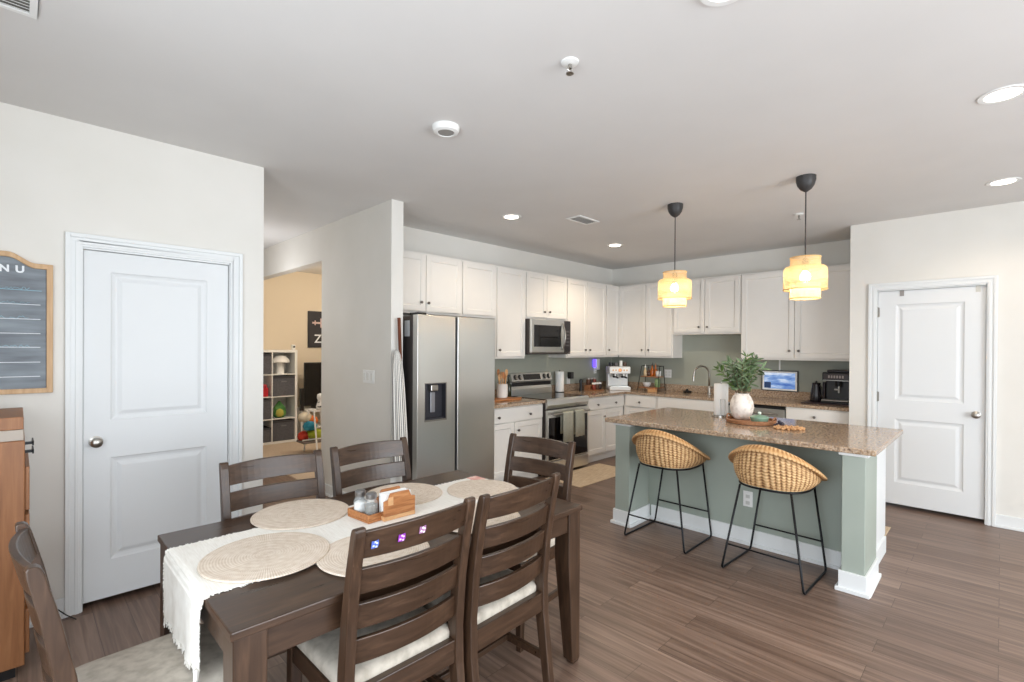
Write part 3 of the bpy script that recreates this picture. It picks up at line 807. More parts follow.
build('energy_label', MB().box(fx0-.0015, fx0, fyf+.12, fyf+.2, 1.62, 1.76), mat('label_grey', (190, 192, 194), .6), K)

# ------------------------------------------------------------------ range
sx0, sx1, syf = 4.376, 5.19, 3.765
K = thing('range_oven', 'stainless electric range with a black glass oven door and two hanging towels', 'oven', (4.81, 4.1, 0))
build('body', MB().box(sx0, sx1, syf+.03, yK-.01, .03, .9), STEELD, K, .003)
build('foot', MB().box(sx0+.03, sx0+.08, 3.9, 3.95, 0, .03).box(sx1-.08, sx1-.03, 3.9, 3.95, 0, .03).box(sx0+.03, sx0+.08, 4.3, 4.35, 0, .03).box(sx1-.08, sx1-.03, 4.3, 4.35, 0, .03), BLACK, K)
build('cooktop', MB().box(sx0, sx1, syf+.03, yK-.06, .9, .922), BLKGLASS, K, .003)
build('cooktop_front', MB().prism([(syf+.032, .8), (syf+.012, .81), (syf-.006, .85), (syf-.002, .9), (syf+.012, .922), (syf+.032, .922)], sx0, sx1, 'x'), STEEL, K, .004)
d = build('oven_door', MB().box(sx0, sx1, syf, syf+.03, .185, .79), STEEL, K, .005)
build('oven_glass', MB().box(sx0+.03, sx1-.03, syf-.004, syf, .2, .70), BLKGLASS, d, .002)
h = MB(); h.tube([(sx0+.05, syf-.05, .745), (sx1-.05, syf-.05, .745)], .012, 12)
for x in (sx0+.08, sx1-.08): h.box(x-.012, x+.012, syf-.05, syf, .735, .755)
build('oven_handle', h, NICK, d, smooth='auto')
build('storage_drawer', MB().box(sx0, sx1, syf, syf+.03, .035, .175), STEEL, K, .005)
bg_ = build('control_backguard', MB().prism([(yK-.01, .9), (yK-.075, .9), (yK-.075, 1.0), (yK-.06, 1.03), (yK-.06, 1.09), (yK-.085, 1.1), (yK-.05, 1.2), (yK-.01, 1.2)], sx0+.002, sx1-.035, 'x'), STEEL, K, .003)
build('vent_band', MB().box(sx0+.012, sx1-.045, yK-.064, yK-.058, 1.035, 1.085), BLACK, bg_)
tilt = lambda a, n, z: (a, yK-.086+(z-1.1)*.35-n, z)
bt = MB(lambda p: tilt(*p)).box(sx0+.22, sx1-.27, 0, .003, 1.115, 1.185); build('display', bt, BLKGLASS, bg_)
for a in (sx0+.075, sx0+.155, sx1-.185, sx1-.1):
    kb = MB(lambda p: tilt(*p)); kb.loft([[(a+r*math.cos(2*PI*j/18), n, 1.15+r*math.sin(2*PI*j/18)) for j in range(18)] for r, n in ((.032, 0), (.032, .006))])
    kk = build('burner_knob', kb, BLACK, bg_)
    kb = MB(lambda p: tilt(*p)); kb.loft([[(a+r*math.cos(2*PI*j/18), n, 1.15+r*math.sin(2*PI*j/18)) for j in range(18)] for r, n in ((.021, .005), (.021, .022), (.018, .026))])
    build('knob_cap', kb, NICK, kk, smooth='auto')
def towel(x0, x1, zb, zb2, lab, ph):
    m = MB(); n = 12; hy = syf-.05
    path = [(hy-.017, zb), (hy-.018, (zb+.74)/2), (hy-.0165, .72), (hy-.016, .745), (hy-.012, .758), (hy, .7625), (hy+.012, .758), (hy+.016, .745), (hy+.018, .7), (hy+.02, zb2)]
    rings = []
    for y, z in path:
        dr_ = max(0, .745-z)
        rings.append([(x0+(x1-x0)*i/n*(1-.0*dr_) + .012*dr_, y + (.006*math.sin(i*1.15+ph))*min(1, dr_*6)*(1 if y < hy else -.4) - (.004*min(1, dr_*6) if y < hy else 0), z) for i in range(n+1)])
    up = [[(x, y-.004 if y < hy else y+.004, z) if abs(y-hy) > .011 else (x, y, z+.004) for x, y, z in r] for r in rings]
    m.loft([r+u[::-1] for r, u in zip(rings, up)])
    tag(build('dish_towel', m, TOWELF, org=((x0+x1)/2, hy, zb), smooth=True), lab, 'towel', 'towels on the oven handle')
towel(4.585, 4.785, .40, .50, 'grey-green dish towel on the left of the oven handle, hanging lower', .4)
towel(4.825, 5.005, .44, .46, 'grey-green dish towel on the right of the oven handle, the shorter one', 1.9)

# ------------------------------------------------------------------ microwave
mx0, mx1, myf, mz0, mz1 = 4.368, 5.13, 4.02, 1.452, 1.88
K = thing('microwave', 'stainless over-the-range microwave with a curved handle under the short cabinet', 'microwave', (4.76, 4.2, mz0))
build('body', MB().box(mx0, mx1, myf+.03, yK-.01, mz0, mz1), STEELD, K, .003)
build('underside_vent', MB().box(mx0+.02, mx1-.02, myf+.04, yK-.05, mz0-.006, mz0), BLACK, K)
d = build('door', MB().box(mx0, mx1-.13, myf, myf+.029, mz0+.02, mz1), STEEL, K, .005)
build('window', MB().box(mx0+.05, mx1-.2, myf-.003, myf, mz0+.09, mz1-.07), BLKGLASS, d, .002)
build('window_screen', MB().box(mx0+.16, mx1-.22, myf-.005, myf-.003, mz0+.1, mz0+.2), mat('screen_black', (8, 8, 10), .25), d)
hp = [(mx1-.175, myf-.004, mz0+.06)] + [(mx1-.175, myf-.012-.04*math.sin(PI*k/10), mz0+.07+(mz1-mz0-.12)*k/10) for k in range(11)] + [(mx1-.175, myf-.004, mz1-.04)]
build('handle', MB().tube(hp, .013, 10), NICK, d, smooth=True)
c = build('control_panel', MB().box(mx1-.128, mx1, myf, myf+.029, mz0+.02, mz1), mat('panel_black', (40, 36, 38), .3), K, .003)
b = MB()
for i in range(3):
    for j in range(5): b.box(mx1-.105+i*.03, mx1-.085+i*.03, myf-.002, myf, mz0+.1+j*.045, mz0+.12+j*.045)
build('keypad', b, mat('keypad_grey', (96, 92, 94), .5), c)
build('lower_grille', MB().box(mx0, mx1, myf+.004, myf+.029, mz0, mz0+.018), STEELD, K)

# ------------------------------------------------------------------ dishwasher
K = thing('dishwasher', 'stainless dishwasher with a bright bar handle in the sink wall cabinets', 'dishwasher', (6.4, 2.04, 0))
build('body', MB().box(6.15, 6.68, 1.732, 2.352, .1, .865), STEELD, K)
build('toe_panel', MB().box(6.2, 6.6, 1.74, 2.345, 0, .1), BLACK, K)
d = build('door', MB().box(6.105, 6.15, 1.732, 2.352, .11, .84), STEEL, K, .004)
build('control_strip', MB().box(6.108, 6.15, 1.732, 2.352, .842, .866), BLACK, K)
h = MB().tube([(6.075, 1.79, .785), (6.075, 2.295, .785)], .011, 10)
for y in (1.82, 2.265): h.box(6.075, 6.106, y-.01, y+.01, .777, .793)
build('handle', h, NICK, d, smooth='auto')

# ------------------------------------------------------------------ island
ix0, ix1, iy0, iy1 = 3.636, 4.79, .53, 2.467
K = thing('kitchen_island', 'sage green kitchen island with square posts and white baseboards', 'kitchen island', (4.2, 1.5, 0))
pxf, pnl = 3.69, 4.025
ZI = ZC-.036
for (a, b, xe) in ((2.25, 2.388, pnl+.01), (.59, .712, 4.09)):
    build('corner_post', MB().box(pxf, xe, a, b, 0, ZI), SAGE, K, .003)
build('back_panel', MB().box(pnl, pnl+.02, .712, 2.25, 0, ZI), SAGE, K)
build('post_cap', MB().box(pxf-.014, pxf+.1, .572, .73, ZI-.022, ZI), TRIM, K, .004)
build('post_cap', MB().box(pxf-.014, pxf+.1, 2.232, 2.404, ZI-.022, ZI), TRIM, K, .004)
bbm = MB()
def ring_bb(m, x0, x1, y0, y1, faces):
    for h, t in ((.125, .014), (.024, .03)):
        if 'x-' in faces: m.box(x0-t, x0, y0-(t if 'y-' in faces else 0), y1+(t if 'y+' in faces else 0), 0, h)
        if 'y-' in faces: m.box(x0, x1, y0-t, y0, 0, h)
        if 'y+' in faces: m.box(x0, x1, y1, y1+t, 0, h)
ring_bb(bbm, pxf, 4.09, .59, .712, ('x-', 'y-', 'y+')); ring_bb(bbm, pxf, pnl+.02, 2.25, 2.388, ('x-', 'y-', 'y+'))
ring_bb(bbm, pnl, pnl, .742, 2.22, ('x-',))
build('baseboard', bbm, TRIM, K, .003)
build('cabinet_box', MB().box(pnl+.021, 4.66, .72, 2.378, .105, ZI).box(pnl+.021, 4.60, .72, 2.378, 0, .105).box(4.091, 4.66, .625, .72, .105, ZI).box(4.091, 4.60, .625, .72, 0, .105), CABM, K, .002)
build('side_panel', MB().box(4.1, 4.66, .618, .6245, .12, ZI).box(4.125, 4.62, .606, .6245, 0, .12), TRIM, K, .002)
b = MB(lambda p: (pnl-p[1], p[0], p[2]))
b.box(1.36, 1.43, 0, .006, .295, .415)
o = build('outlet', b, WHITE, K, .002)
b = MB(lambda p: (pnl-p[1], p[0], p[2]))
SOCK = mat('socket_grey', (205, 205, 202), .4)
for z in (.325, .375): build('socket', MB(lambda p: (pnl-p[1], p[0], p[2])).box(1.38, 1.41, .006, .009, z-.013, z+.013), SOCK, o)
o = build('countertop', MB().prism([(ix0, iy0), (ix1, iy0), (ix1, iy1), (ix0, iy1)], ZC-.0355, ZC, 'z'), GRANITE, org=(4.2, 1.5, ZC-.0355), bevel=.006)
tag(o, 'brown speckled granite island top with the vase and paper towel roll on it', 'countertop')

# ------------------------------------------------------------------ bar stools
def make_stool(label):
    t = thing('bar_stool', label, 'stool', (0, 0, 0), 0, 'woven bar stools at the island', world=False)
    r = .0075; BX = .042
    se = lambda v: math.copysign(abs(v)**.75, v)
    def bend(pts, rad=.03, k=5):
        out = [Vector(pts[0])]
        for a, b, c in zip(pts, pts[1:], pts[2:]):
            a, b, c = Vector(a), Vector(b), Vector(c)
            p = b + (a-b).normalized()*rad; q = b + (c-b).normalized()*rad
            for i in range(k+1):
                u = i/k; out.append(p*(1-u)**2 + b*2*u*(1-u) + q*u*u)
        out.append(Vector(pts[-1])); return out
    for s in (-1, 1):
        build('sled_leg', MB().tube(bend([(-.185, s*.16, .597), (-.25, s*.255, r), (.24, s*.25, r), (.25, s*.168, .597)]), r, 8), BLKMETAL, t, smooth=True)
    f = lambda z: (z-r)/(.6-r)
    zb = .18
    xr = -.25+.065*f(zb); yr = .255-.095*f(zb); xf = .24+.01*f(zb+.015); yf_ = .25-.085*f(zb+.015)
    build('foot_bar', MB().tube([(xr, -yr, zb), (xr, yr, zb)], .006, 8), BLKMETAL, t, smooth=True)
    build('foot_bar', MB().tube([(xf, -yf_, zb+.02), (xf, yf_, zb+.02)], .006, 8), BLKMETAL, t, smooth=True)
    ring = [(BX-.008+.245*se(math.cos(2*PI*i/48)), .215*se(math.sin(2*PI*i/48)), .597) for i in range(48)]
    build('seat_ring', MB().tube(ring, .007, 8, closed=True), BLKMETAL, t, smooth=True)
    # woven bucket: open front, rim high at the back (-x)
    n = 288; rows = 64
    def rim(a):
        bk = (1-math.cos(a))/2                         # 0 front, 1 back
        z = .622 + .25*bk**1.45
        rx = .325 if math.cos(a) > 0 else .236
        return Vector((rx*math.cos(a), (.262*math.sin(a)*(1-.03*bk)), z))
    def bot(a): return Vector((BX+.252*se(math.cos(a)), .215*se(math.sin(a)), .608))
    def surf(a, v, off=0):
        p, q = bot(a), rim(a)
        bulge = math.sin(PI*min(1, v**.8))*.02*(1-.5*max(0, math.cos(a)))
        e = v**1.15
        d = Vector((math.cos(a), math.sin(a), 0))
        z = p.z + (q.z-p.z)*v
        h = p*(1-v) + q*v; h.z = z
        return h + d*(bulge+off)
    out, inn = [], []
    for i in range(rows+1):
        v = i/rows
        ro, ri = [], []
        for j in range(n):
            a = 2*PI*j/n
            w = .0042*abs(math.sin(a*24)) + .0014*math.sin(v*22*PI + 2.2*abs(math.sin(a*24)))
            ro.append(tuple(surf(a, v, w))); ri.append(tuple(surf(a, v, -.014)))
        out.append(ro); inn.append(ri)
    m = MB(); m.loft(out + inn[::-1], cap=False, uv=True)
    b = build('woven_seat', m, HYAC, t, smooth=True)
    m = MB(); m.loft([[tuple(bot(2*PI*j/48)*s_ + Vector((0, 0, .608*(1-s_)+dz))) for j in range(48)] for s_, dz in ((1.0, 0), (.6, 0), (.02, 0), (.02, .02), (.6, .02), (.97, .02))], uv=True)
    build('seat_base', m, HYAC, t, smooth=True)
    pts = [tuple(surf(2*PI*j/90, 1, .004)) for j in range(90)]
    # flattened rolled rim
    m = MB(); rings = []
    for j in range(91):
        a = 2*PI*j/90; p = Vector(surf(a, 1, .012)); d = Vector((math.cos(a), math.sin(a), 0)); up = Vector((0, 0, 1))
        tw = .0025*math.sin(j*PI)
        rings.append([tuple(p + d*(.031*math.cos(t_)) + up*(.017*math.sin(t_)) + up*(-.014*math.cos(t_))) for t_ in [2*PI*k/12 for k in range(12)]])
    m.loft(rings, cap=False, uv=True)
    # swap u/v so the braid runs along the rim
    for k in m.uv: m.uv[k] = [(vv, uu) for uu, vv in m.uv[k]]
    build('rolled_rim', m, HYACRIM, t, smooth=True)
    return t
st = make_stool('woven bucket bar stool on black sled legs, the one farther from the pantry door')
st.location = (3.725, 1.905, 0)
dup(st, (3.68, 1.10, 0), R(-2), 'woven bucket bar stool on black sled legs nearest the pantry door and the outlet')

# ------------------------------------------------------------------ things on the island
zi = ZC
K = thing('paper_towel_holder', 'white paper towel roll on a steel stand, left of the vase on the island', 'paper towel', (4.50, 1.80, zi))
build('base', MB().lathe([(.075, 0), (.075, .01), (.07, .014)], (4.50, 1.80, zi)), NICK, K, smooth='auto')
build('roll', MB().lathe([(.058, .015), (.06, .018), (.06, .29), (.058, .294), (.02, .294)], (4.50, 1.80, zi), 32), PAPER, K, smooth='auto')
build('center_rod', MB().tube([(4.5, 1.8, zi+.29), (4.5, 1.8, zi+.32)], .007), NICK, K)
build('tension_arm', MB().tube([(4.432, 1.776, zi+.01), (4.432, 1.776, zi+.16), (4.435, 1.74, zi+.16), (4.435, 1.74, zi+.01)], .004), NICK, K)
K = thing('vase', 'round speckled white ceramic vase with leafy green branches on the island', 'vase', (4.50, 1.62, zi))
V = (4.36, 1.568, zi+.016)
K.location = V; K['_org'] = V
build('vase_body', MB().lathe([(.055, 0), (.066, .01), (.086, .06), (.094, .105), (.088, .15), (.07, .19), (.056, .206), (.058, .216), (.05, .218), (.046, .19), (.055, .1), (.03, .02)], V, 36, cap=False), CERAM, K, smooth='auto')
random.seed(11)
LEAF = vary(mat('grey_green_leaf', (96, 118, 84), .55), [(.3, (70, 92, 58)), (.55, (104, 126, 90)), (.75, (150, 164, 136))], nscale=9)
LEAFD = vary(mat('deep_green_leaf', (74, 98, 48), .5), [(.3, (54, 78, 34)), (.7, (98, 128, 60))], nscale=9)
STEM = mat('branch_stem', (104, 88, 62), .7)
for sidx in range(17):
    a = sidx*2*PI/17 + random.uniform(-.2, .2); sp = random.uniform(.04, .2) if sidx % 4 else random.uniform(.18, .24)
    hgt = random.uniform(.2, .33)*(1-.9*max(0, sp-.15))
    p0 = Vector(V) + Vector((.02*math.cos(a), .02*math.sin(a), .12))
    tip = Vector(V) + Vector((sp*math.cos(a), sp*math.sin(a), .2+hgt))
    mid = Vector(V) + Vector((sp*.3*math.cos(a), sp*.3*math.sin(a), .2+hgt*.55))
    pts = [p0*(1-u)**2 + mid*2*u*(1-u) + tip*u*u for u in [k/10 for k in range(11)]]
    sb = build('branch', MB().tube(pts, [.003-.0002*k for k in range(11)], 5), STEM, K)
    lf = MB()
    for k in range(3, 11):
        for sd in range(4 if k < 10 else 5):
            b0 = pts[k]; tdir = (pts[k]-pts[k-1]).normalized()
            ang = random.uniform(0, 2*PI)
            side = tdir.orthogonal().normalized(); side.rotate(Matrix.Rotation(ang, 3, tdir))
            d = (tdir*random.uniform(.4, 1.0) + side*random.uniform(.5, 1)).normalized()
            ln_ = random.uniform(.05, .09); wd = ln_*random.uniform(.09, .14)
            nrm = d.cross(Vector((random.uniform(-1, 1), random.uniform(-1, 1), random.uniform(-.3, 1)))).normalized()
            wv = nrm; fold = d.cross(wv).normalized()
            pts_ = []
            for (u, w_) in ((0, .08), (.3, .9), (.55, 1), (.8, .6), (1, .02)):
                c0 = b0 + d*ln_*u - Vector((0, 0, .012*u*u))
                pts_.append([tuple(c0 - wv*wd*w_ + fold*wd*.25*w_), tuple(c0), tuple(c0 + wv*wd*w_ + fold*wd*.25*w_)])
            lf.loft(pts_, cap=False, closed=False)
    build('leaves', lf, LEAFD if sidx % 5 == 1 else LEAF, sb)
K = thing('round_tray', 'round wooden tray under the vase on the island', 'tray', (4.29, 1.47, zi))
build('tray_floor', MB().lathe([(.001, .001), (.176, .001), (.176, .0145), (.001, .0145)], (4.29, 1.47, zi), 48, cap=False), TRAYW, K, smooth='auto')
build('tray_rim', MB().lathe([(.177, .002), (.189, .004), (.192, .03), (.185, .034), (.178, .03), (.177, .002)], (4.29, 1.47, zi), 48, cap=False), TRAYW, K, smooth='auto')
for s in (-1, 1):
    hpts = [(4.29+.185*math.cos(b), 1.47+s*0+.185*math.sin(b), zi+.03+.028*math.sin(PI*k/8)) for k, b in enumerate([s*PI/2 - .3 + .6*i/8 for i in range(9)])]
    build('tray_handle', MB().tube(hpts, .006, 8), TRAYW, K, smooth=True)
V2 = (4.235, 1.385, zi+.015)
K = thing('lidded_dish', 'small sage green lidded dish with a knob on the wooden tray', 'dish', V2)
GREENC = mat('green_glaze', (128, 158, 136), .25)
build('dish', MB().lathe([(.045, 0), (.06, .012), (.07, .04), (.066, .04), (.055, .014)], V2, 32, cap=True), GREENC, K, smooth='auto')
build('lid', MB().lathe([(.072, .0405), (.072, .046), (.05, .058), (.015, .064), (.001, .065)], V2, 32), GREENC, K, smooth='auto')
build('lid_knob', MB().sphere((V2[0], V2[1], V2[2]+.078), .014), mat('pale_knob', (206, 214, 200), .3), K, smooth=True)
# dark bead cluster and coiled wooden bead garland beside the tray
K = thing('bead_cluster', 'small dark cluster of beads at the right edge of the wooden tray', 'decoration', (4.2, 1.235, zi))
random.seed(4); m = MB()
for i in range(16):
    a = random.uniform(0, 2*PI); q = random.uniform(0, .03); m.sphere((4.2+q*math.cos(a), 1.225+1.3*q*math.sin(a), zi+.012+random.uniform(0, .035)*(1-q/.04)), .0125, 10, 6)
build('beads', m, mat('dark_bead', (40, 36, 52), .25), K, smooth=True)
K = thing('bead_garland', 'coiled string of small wooden beads lying on the island beside the tray', 'garland', (4.16, 1.17, zi))
m = MB(); i = 0
for k in range(90):
    th = k*.42; q = .02 + .085*k/90
    x, y = 4.16+q*1.15*math.cos(th), 1.15+q*math.sin(th)
    m.sphere((x, y, zi+.009 + (.006 if k % 7 == 0 else 0)), .0088, 8, 6)
b = build('beads', m, LWOOD, K, smooth=True)
b['kind'] = 'stuff'

# ------------------------------------------------------------------ things on the kitchen counters
def jar(name, label, cat, c, prof, m, parts=(), group=None, n=24):
    K = thing(name, label, cat, c, 0, group)
    build('body', MB().lathe(prof, c, n), m, K, smooth='auto')
    for nm, pr_, mm in parts: build(nm, MB().lathe(pr_, c, n), mm, K, smooth='auto')
    return K
c0 = (4.05, 4.19, ZC+.019)
K = thing('cutting_board', 'orange wooden cutting board lying under the utensil crock', 'cutting board', (4.1, 4.13, ZC))
build('board', MB().box(3.72, 4.2, 4.02, 4.27, ZC+.0005, ZC+.0185), ACACIA, K, .006)
build('board_handle', MB().box(4.2, 4.31, 4.11, 4.17, ZC+.0025, ZC+.0165), TRAYW, K, .005)
K = jar('utensil_crock', 'white crock of wooden utensils between the fridge and the stove', 'crock', c0, [(.05, 0), (.062, .006), (.066, .05), (.064, .16), (.067, .165), (.06, .166), (.057, .02)], mat('white_glaze', (240, 238, 234), .3))
random.seed(9)
for i in range(6):
    a = i*PI/3; lean = .05
    x, y = c0[0]+.02*math.cos(a), c0[1]+.02*math.sin(a); X, Y = c0[0]+lean*math.cos(a), c0[1]+lean*math.sin(a)
    hh = .25+.03*(i % 3)
    u = thing('wooden_spoon', 'wooden utensil in the white crock, ' + ['leaning right', 'at the back right', 'at the back left', 'leaning left', 'at the front left', 'at the front right'][i], 'utensil', (x, y, c0[2]+.025), 0, 'wooden utensils in the crock')
    build('handle', MB().tube([(x, y, c0[2]+.025), (X, Y, c0[2]+hh-.05)], .006, 8), LWOOD, u, smooth=True)
    hd = MB(); hd.loft([[(X+w*math.cos(t_)*.9, Y+.006*math.sin(t_)-.002, c0[2]+z) for t_ in [2*PI*k/12 for k in range(12)]] for z, w in ((hh-.055, .007), (hh-.03, .022), (hh, .028), (hh+.02, .02), (hh+.028, .006))])
    build('head', hd, LWOOD if i % 2 else ACACIA, u, smooth='auto')
jar('oil_bottle', 'dark olive oil bottle behind the utensil crock beside the stove', 'bottle', (4.3, 4.335, ZC), [(.034, 0), (.036, .004), (.036, .15), (.014, .2), (.013, .25)], mat('dark_green_glass', (44, 46, 26), .1), [('cap', [(.015, .25), (.015, .275), (.001, .276)], BLACK)])
jar('oil_bottle', 'amber oil bottle standing between the crock and the dark bottle', 'bottle', (4.2, 4.325, ZC), [(.026, 0), (.027, .004), (.027, .12), (.012, .15), (.011, .18)], mat('amber_oil', (150, 112, 40), .15), [('cap', [(.013, .18), (.013, .2), (.001, .201)], BLACK)])
K = thing('paper_towel_holder', 'white paper towel roll on the counter just right of the stove', 'paper towel', (5.283, 4.325, ZC))
build('base', MB().lathe([(.066, 0), (.066, .01), (.06, .014)], (5.283, 4.325, ZC)), BLKMETAL, K, smooth='auto')
build('roll', MB().lathe([(.058, .015), (.06, .018), (.06, .285), (.058, .29), (.02, .29)], (5.283, 4.325, ZC), 32), PAPER, K, smooth='auto')
build('center_rod', MB().tube([(5.283, 4.325, ZC+.285), (5.283, 4.325, ZC+.31)], .006), BLKMETAL, K)
def outlet(label, tf, a, z, w=.07, h=.115, gang=1, cat='outlet', name='wall_outlet', o0=.0045):
    K = thing(name, label, cat, tf((a, o0, z)))
    build('plate', MB(tf).box(a-w/2, a+w/2, o0, o0+.006, z-h/2, z+h/2), WHITE, K, .002)
    for i in range(gang):
        x = a - w/2 + w*(i+.5)/gang
        m = MB(tf)
        if name == 'light_switch': m.box(x-.016, x+.016, o0+.006, o0+.011, z-.033, z+.033)
        else:
            m.box(x-.017, x+.017, o0+.006, o0+.009, z+.006, z+.036)
            build('socket', MB(tf).box(x-.017, x+.017, o0+.006, o0+.009, z-.036, z-.006), mat('plate_insert', (226, 226, 222), .4), K, .001)
        build('rocker' if name == 'light_switch' else 'socket', m, mat('plate_insert', (226, 226, 222), .4), K, .001)
    return K
outlet('three-gang white light switch on the hall wall by the fridge', FX(xS), 4.077, 1.255, .2, .118, 3, 'light switch', 'light_switch', .0)
outlet('white outlet with a black plug-in on the splash wall right of the stove', KY, 5.60, 1.055)
outlet('white outlet behind the purple night light on the stove wall', KY, 6.26, 1.2)
outlet('white outlet on the sink wall right of the bottle rack', KX, 3.46, 1.165, .11, .118, 2)
K = thing('plug_adapter', 'black plug-in device above the outlet right of the paper towels', 'plug', KY((5.62, .02, 1.12)))
build('housing', MB(KY).box(5.575, 5.65, .0115, .07, 1.09, 1.185), BLACK, K, .006)
build('face', MB(KY).box(5.585, 5.64, .07, .073, 1.1, 1.175), mat('device_grey', (66, 66, 68), .4), K)
K = thing('night_light', 'white plug-in night light with a purple glow near the corner', 'night light', KY((6.26, .02, 1.26)))
build('housing', MB(KY).box(6.235, 6.315, .014, .06, 1.2, 1.37), WHITE, K, .01)
build('glow_strip', MB(KY).box(6.2, 6.234, .008, .04, 1.24, 1.36), emis('purple_glow', (96, 70, 255), 2.2), K, .004)
# tiered stand of spice jars
K = thing('spice_stand', 'small two-step stand for the red spice jars right of the stove', 'spice rack', (5.885, 4.15, ZC))
build('stand_step', MB().box(5.775, 5.995, 4.08, 4.18, ZC+.0005, ZC+.02), TRAYW, K, .002)
build('stand_step', MB().box(5.775, 5.995, 4.182, 4.27, ZC+.0005, ZC+.085), TRAYW, K, .002)
SPICE = [vary(mat('spice_red', (120, 44, 30), .4), [(.4, (104, 36, 24)), (.6, (150, 62, 40))], nscale=60), mat('spice_brown', (86, 54, 36), .5), mat('spice_dark', (52, 34, 30), .5)]
for row, (y, z) in enumerate(((4.13, ZC+.0205), (4.225, ZC+.0855))):
    for i in range(3):
        jar('spice_jar', 'spice jar with a %s lid, %s on the %s step of the small stand' % (('white', 'steel')[row], ('left', 'middle', 'right')[i], ('front', 'back')[row]), 'spice jar', (5.813+i*.072, y, z),
            [(.028, 0), (.03, .003), (.03, .07), (.026, .078)], SPICE[(i+row) % 3], [('lid', [(.028, .078), (.029, .082), (.029, .1), (.001, .101)], (PAPER, NICK)[row])], 'spice jars on the small stand', 18)
jar('black_bottle', 'slim black bottle left of the spice jar stand', 'bottle', (5.735, 4.30, ZC), [(.024, 0), (.025, .01), (.02, .09), (.024, .14), (.02, .16), (.001, .17)], BLACK)  # a small black bottle, not a mill
# white espresso machine in the corner, angled
ex, ey = 6.355, 4.08
EM = thing('espresso_machine', 'white espresso machine with cups on top in the kitchen corner', 'coffee machine', (ex, ey, ZC), R(-45), world=False)
WH = mat('machine_white', (236, 236, 234), .3)
build('base', MB().box(-.155, .155, -.17, .14, .0, .05), WH, EM, .01)
build('rear_body', MB().box(-.15, .15, .0, .14, .05, .24), WH, EM, .008)
build('head', MB().box(-.155, .155, -.15, .14, .24, .345), WH, EM, .012)
build('drip_tray', MB().box(-.13, .13, -.165, -.01, .05, .056), STEEL, EM)
for i, x in enumerate((-.06, .065)):
    build('group_head', MB().cyl((x, -.08), .032, .205, .24), NICK, EM)
    p = build('portafilter', MB().lathe([(.03, .18), (.034, .185), (.034, .204)], (x, -.08, 0)), BLKMETAL, EM)
    build('portafilter_handle', MB().tube([(x, -.11, .192), (x+.02, -.2, .185)], .011, 10), BLACK, p, smooth=True)
build('gauge', MB(lambda p: (p[0], -.15-p[1], p[2])).loft([[(r*math.cos(2*PI*j/18), n, .293+r*math.sin(2*PI*j/18)) for j in range(18)] for r, n in ((.026, 0), (.026, .006), (.022, .008))]), mat('copper_dial', (214, 150, 100), .4, .6), EM)
for x in (-.1, -.06, .06, .1):
    build('button', MB(lambda p: (p[0], -.15-p[1], p[2])).loft([[(x+r*math.cos(2*PI*j/14), n, .293+r*math.sin(2*PI*j/14)) for j in range(14)] for r, n in ((.013, 0), (.013, .005))]), mat('copper_button', (206, 168, 132), .4, .5), EM)
dirx = Vector((math.cos(R(-45)), math.sin(R(-45)), 0)); diry = Vector((-dirx.y, dirx.x, 0))
for i, (u, v, r_, h_, m_, lab) in enumerate(((-.1, .02, .035, .055, BLACK, 'black cup on the left top of the white espresso machine'), (-.02, .04, .035, .055, mat('grey_cup', (90, 88, 88), .4), 'grey cup in the middle on top of the white espresso machine'),
                                     (.05, .02, .022, .085, PAPER, 'tall white cup on top of the white espresso machine'), (.11, .03, .028, .06, mat('brown_cup', (92, 64, 48), .4), 'brown cup on the right top of the white espresso machine'))):
    p = Vector((ex, ey, ZC+.3455)) + dirx*u + diry*v
    jar('cup', lab, 'cup', tuple(p), [(r_*.8, 0), (r_, .006), (r_, h_), (r_*.9, h_), (r_*.85, .01)], m_, (), 'cups on the espresso machine', 18)
# two-tier ladder rack with bottles
rx0, rx1, ry0_, ry1_ = 6.38, 6.60, 3.44, 3.765
K = thing('tiered_rack', 'black two-tier counter rack with wooden shelves holding bottles', 'rack', (6.49, 3.58, ZC))
m = MB()
for y in (ry0_, ry1_):
    s = 1 if y == ry0_ else -1
    m.tube([(rx0, y, ZC+.006), (rx0+.09, y+s*.02, ZC+.36)], .006, 6).tube([(rx1, y, ZC+.006), (rx1-.02, y+s*.02, ZC+.36)], .006, 6)
    m.tube([(rx0+.09, y+s*.02, ZC+.36), (rx1-.02, y+s*.02, ZC+.36)], .006, 6)
m.tube([(rx1-.02, ry0_+.02, ZC+.36), (rx1-.02, ry1_-.02, ZC+.36)], .006, 6)
build('frame', m, BLKMETAL, K)
build('shelf', MB().box(rx0+.005, rx1-.005, ry0_+.01, ry1_-.01, ZC+.045, ZC+.06), TRAYW, K, .002)
build('shelf', MB().box(rx0+.055, rx1-.015, ry0_+.018, ry1_-.018, ZC+.2, ZC+.215), TRAYW, K, .002)
AMB = mat('amber_syrup', (170, 92, 30), .15); gl = mat('pale_syrup', (214, 190, 150), .2)
gB = 'syrup bottles on the top shelf of the rack'
for i, (y, m_, h_, lab) in enumerate(((3.715, gl, .12, 'pale syrup bottle at the left end of the rack top shelf'), (3.66, mat('brown_syrup', (82, 50, 34), .2), .11, 'brown syrup bottle second on the rack top shelf'),
                                      (3.605, AMB, .15, 'tall amber syrup bottle in the middle of the rack top shelf'), (3.55, AMB, .14, 'amber syrup bottle right of the tall amber bottle on the rack'))):
    jar('syrup_bottle', lab, 'bottle', (6.52, y, ZC+.2155), [(.025, 0), (.0265, .004), (.0265, h_*.6), (.01, h_*.8), (.01, h_)], m_, [('pump', [(.012, h_), (.012, h_+.02), (.004, h_+.022), (.004, h_+.045), (.001, h_+.046)], (WHITE, BLACK, BLACK, ACACIA)[i])], gB, 16)
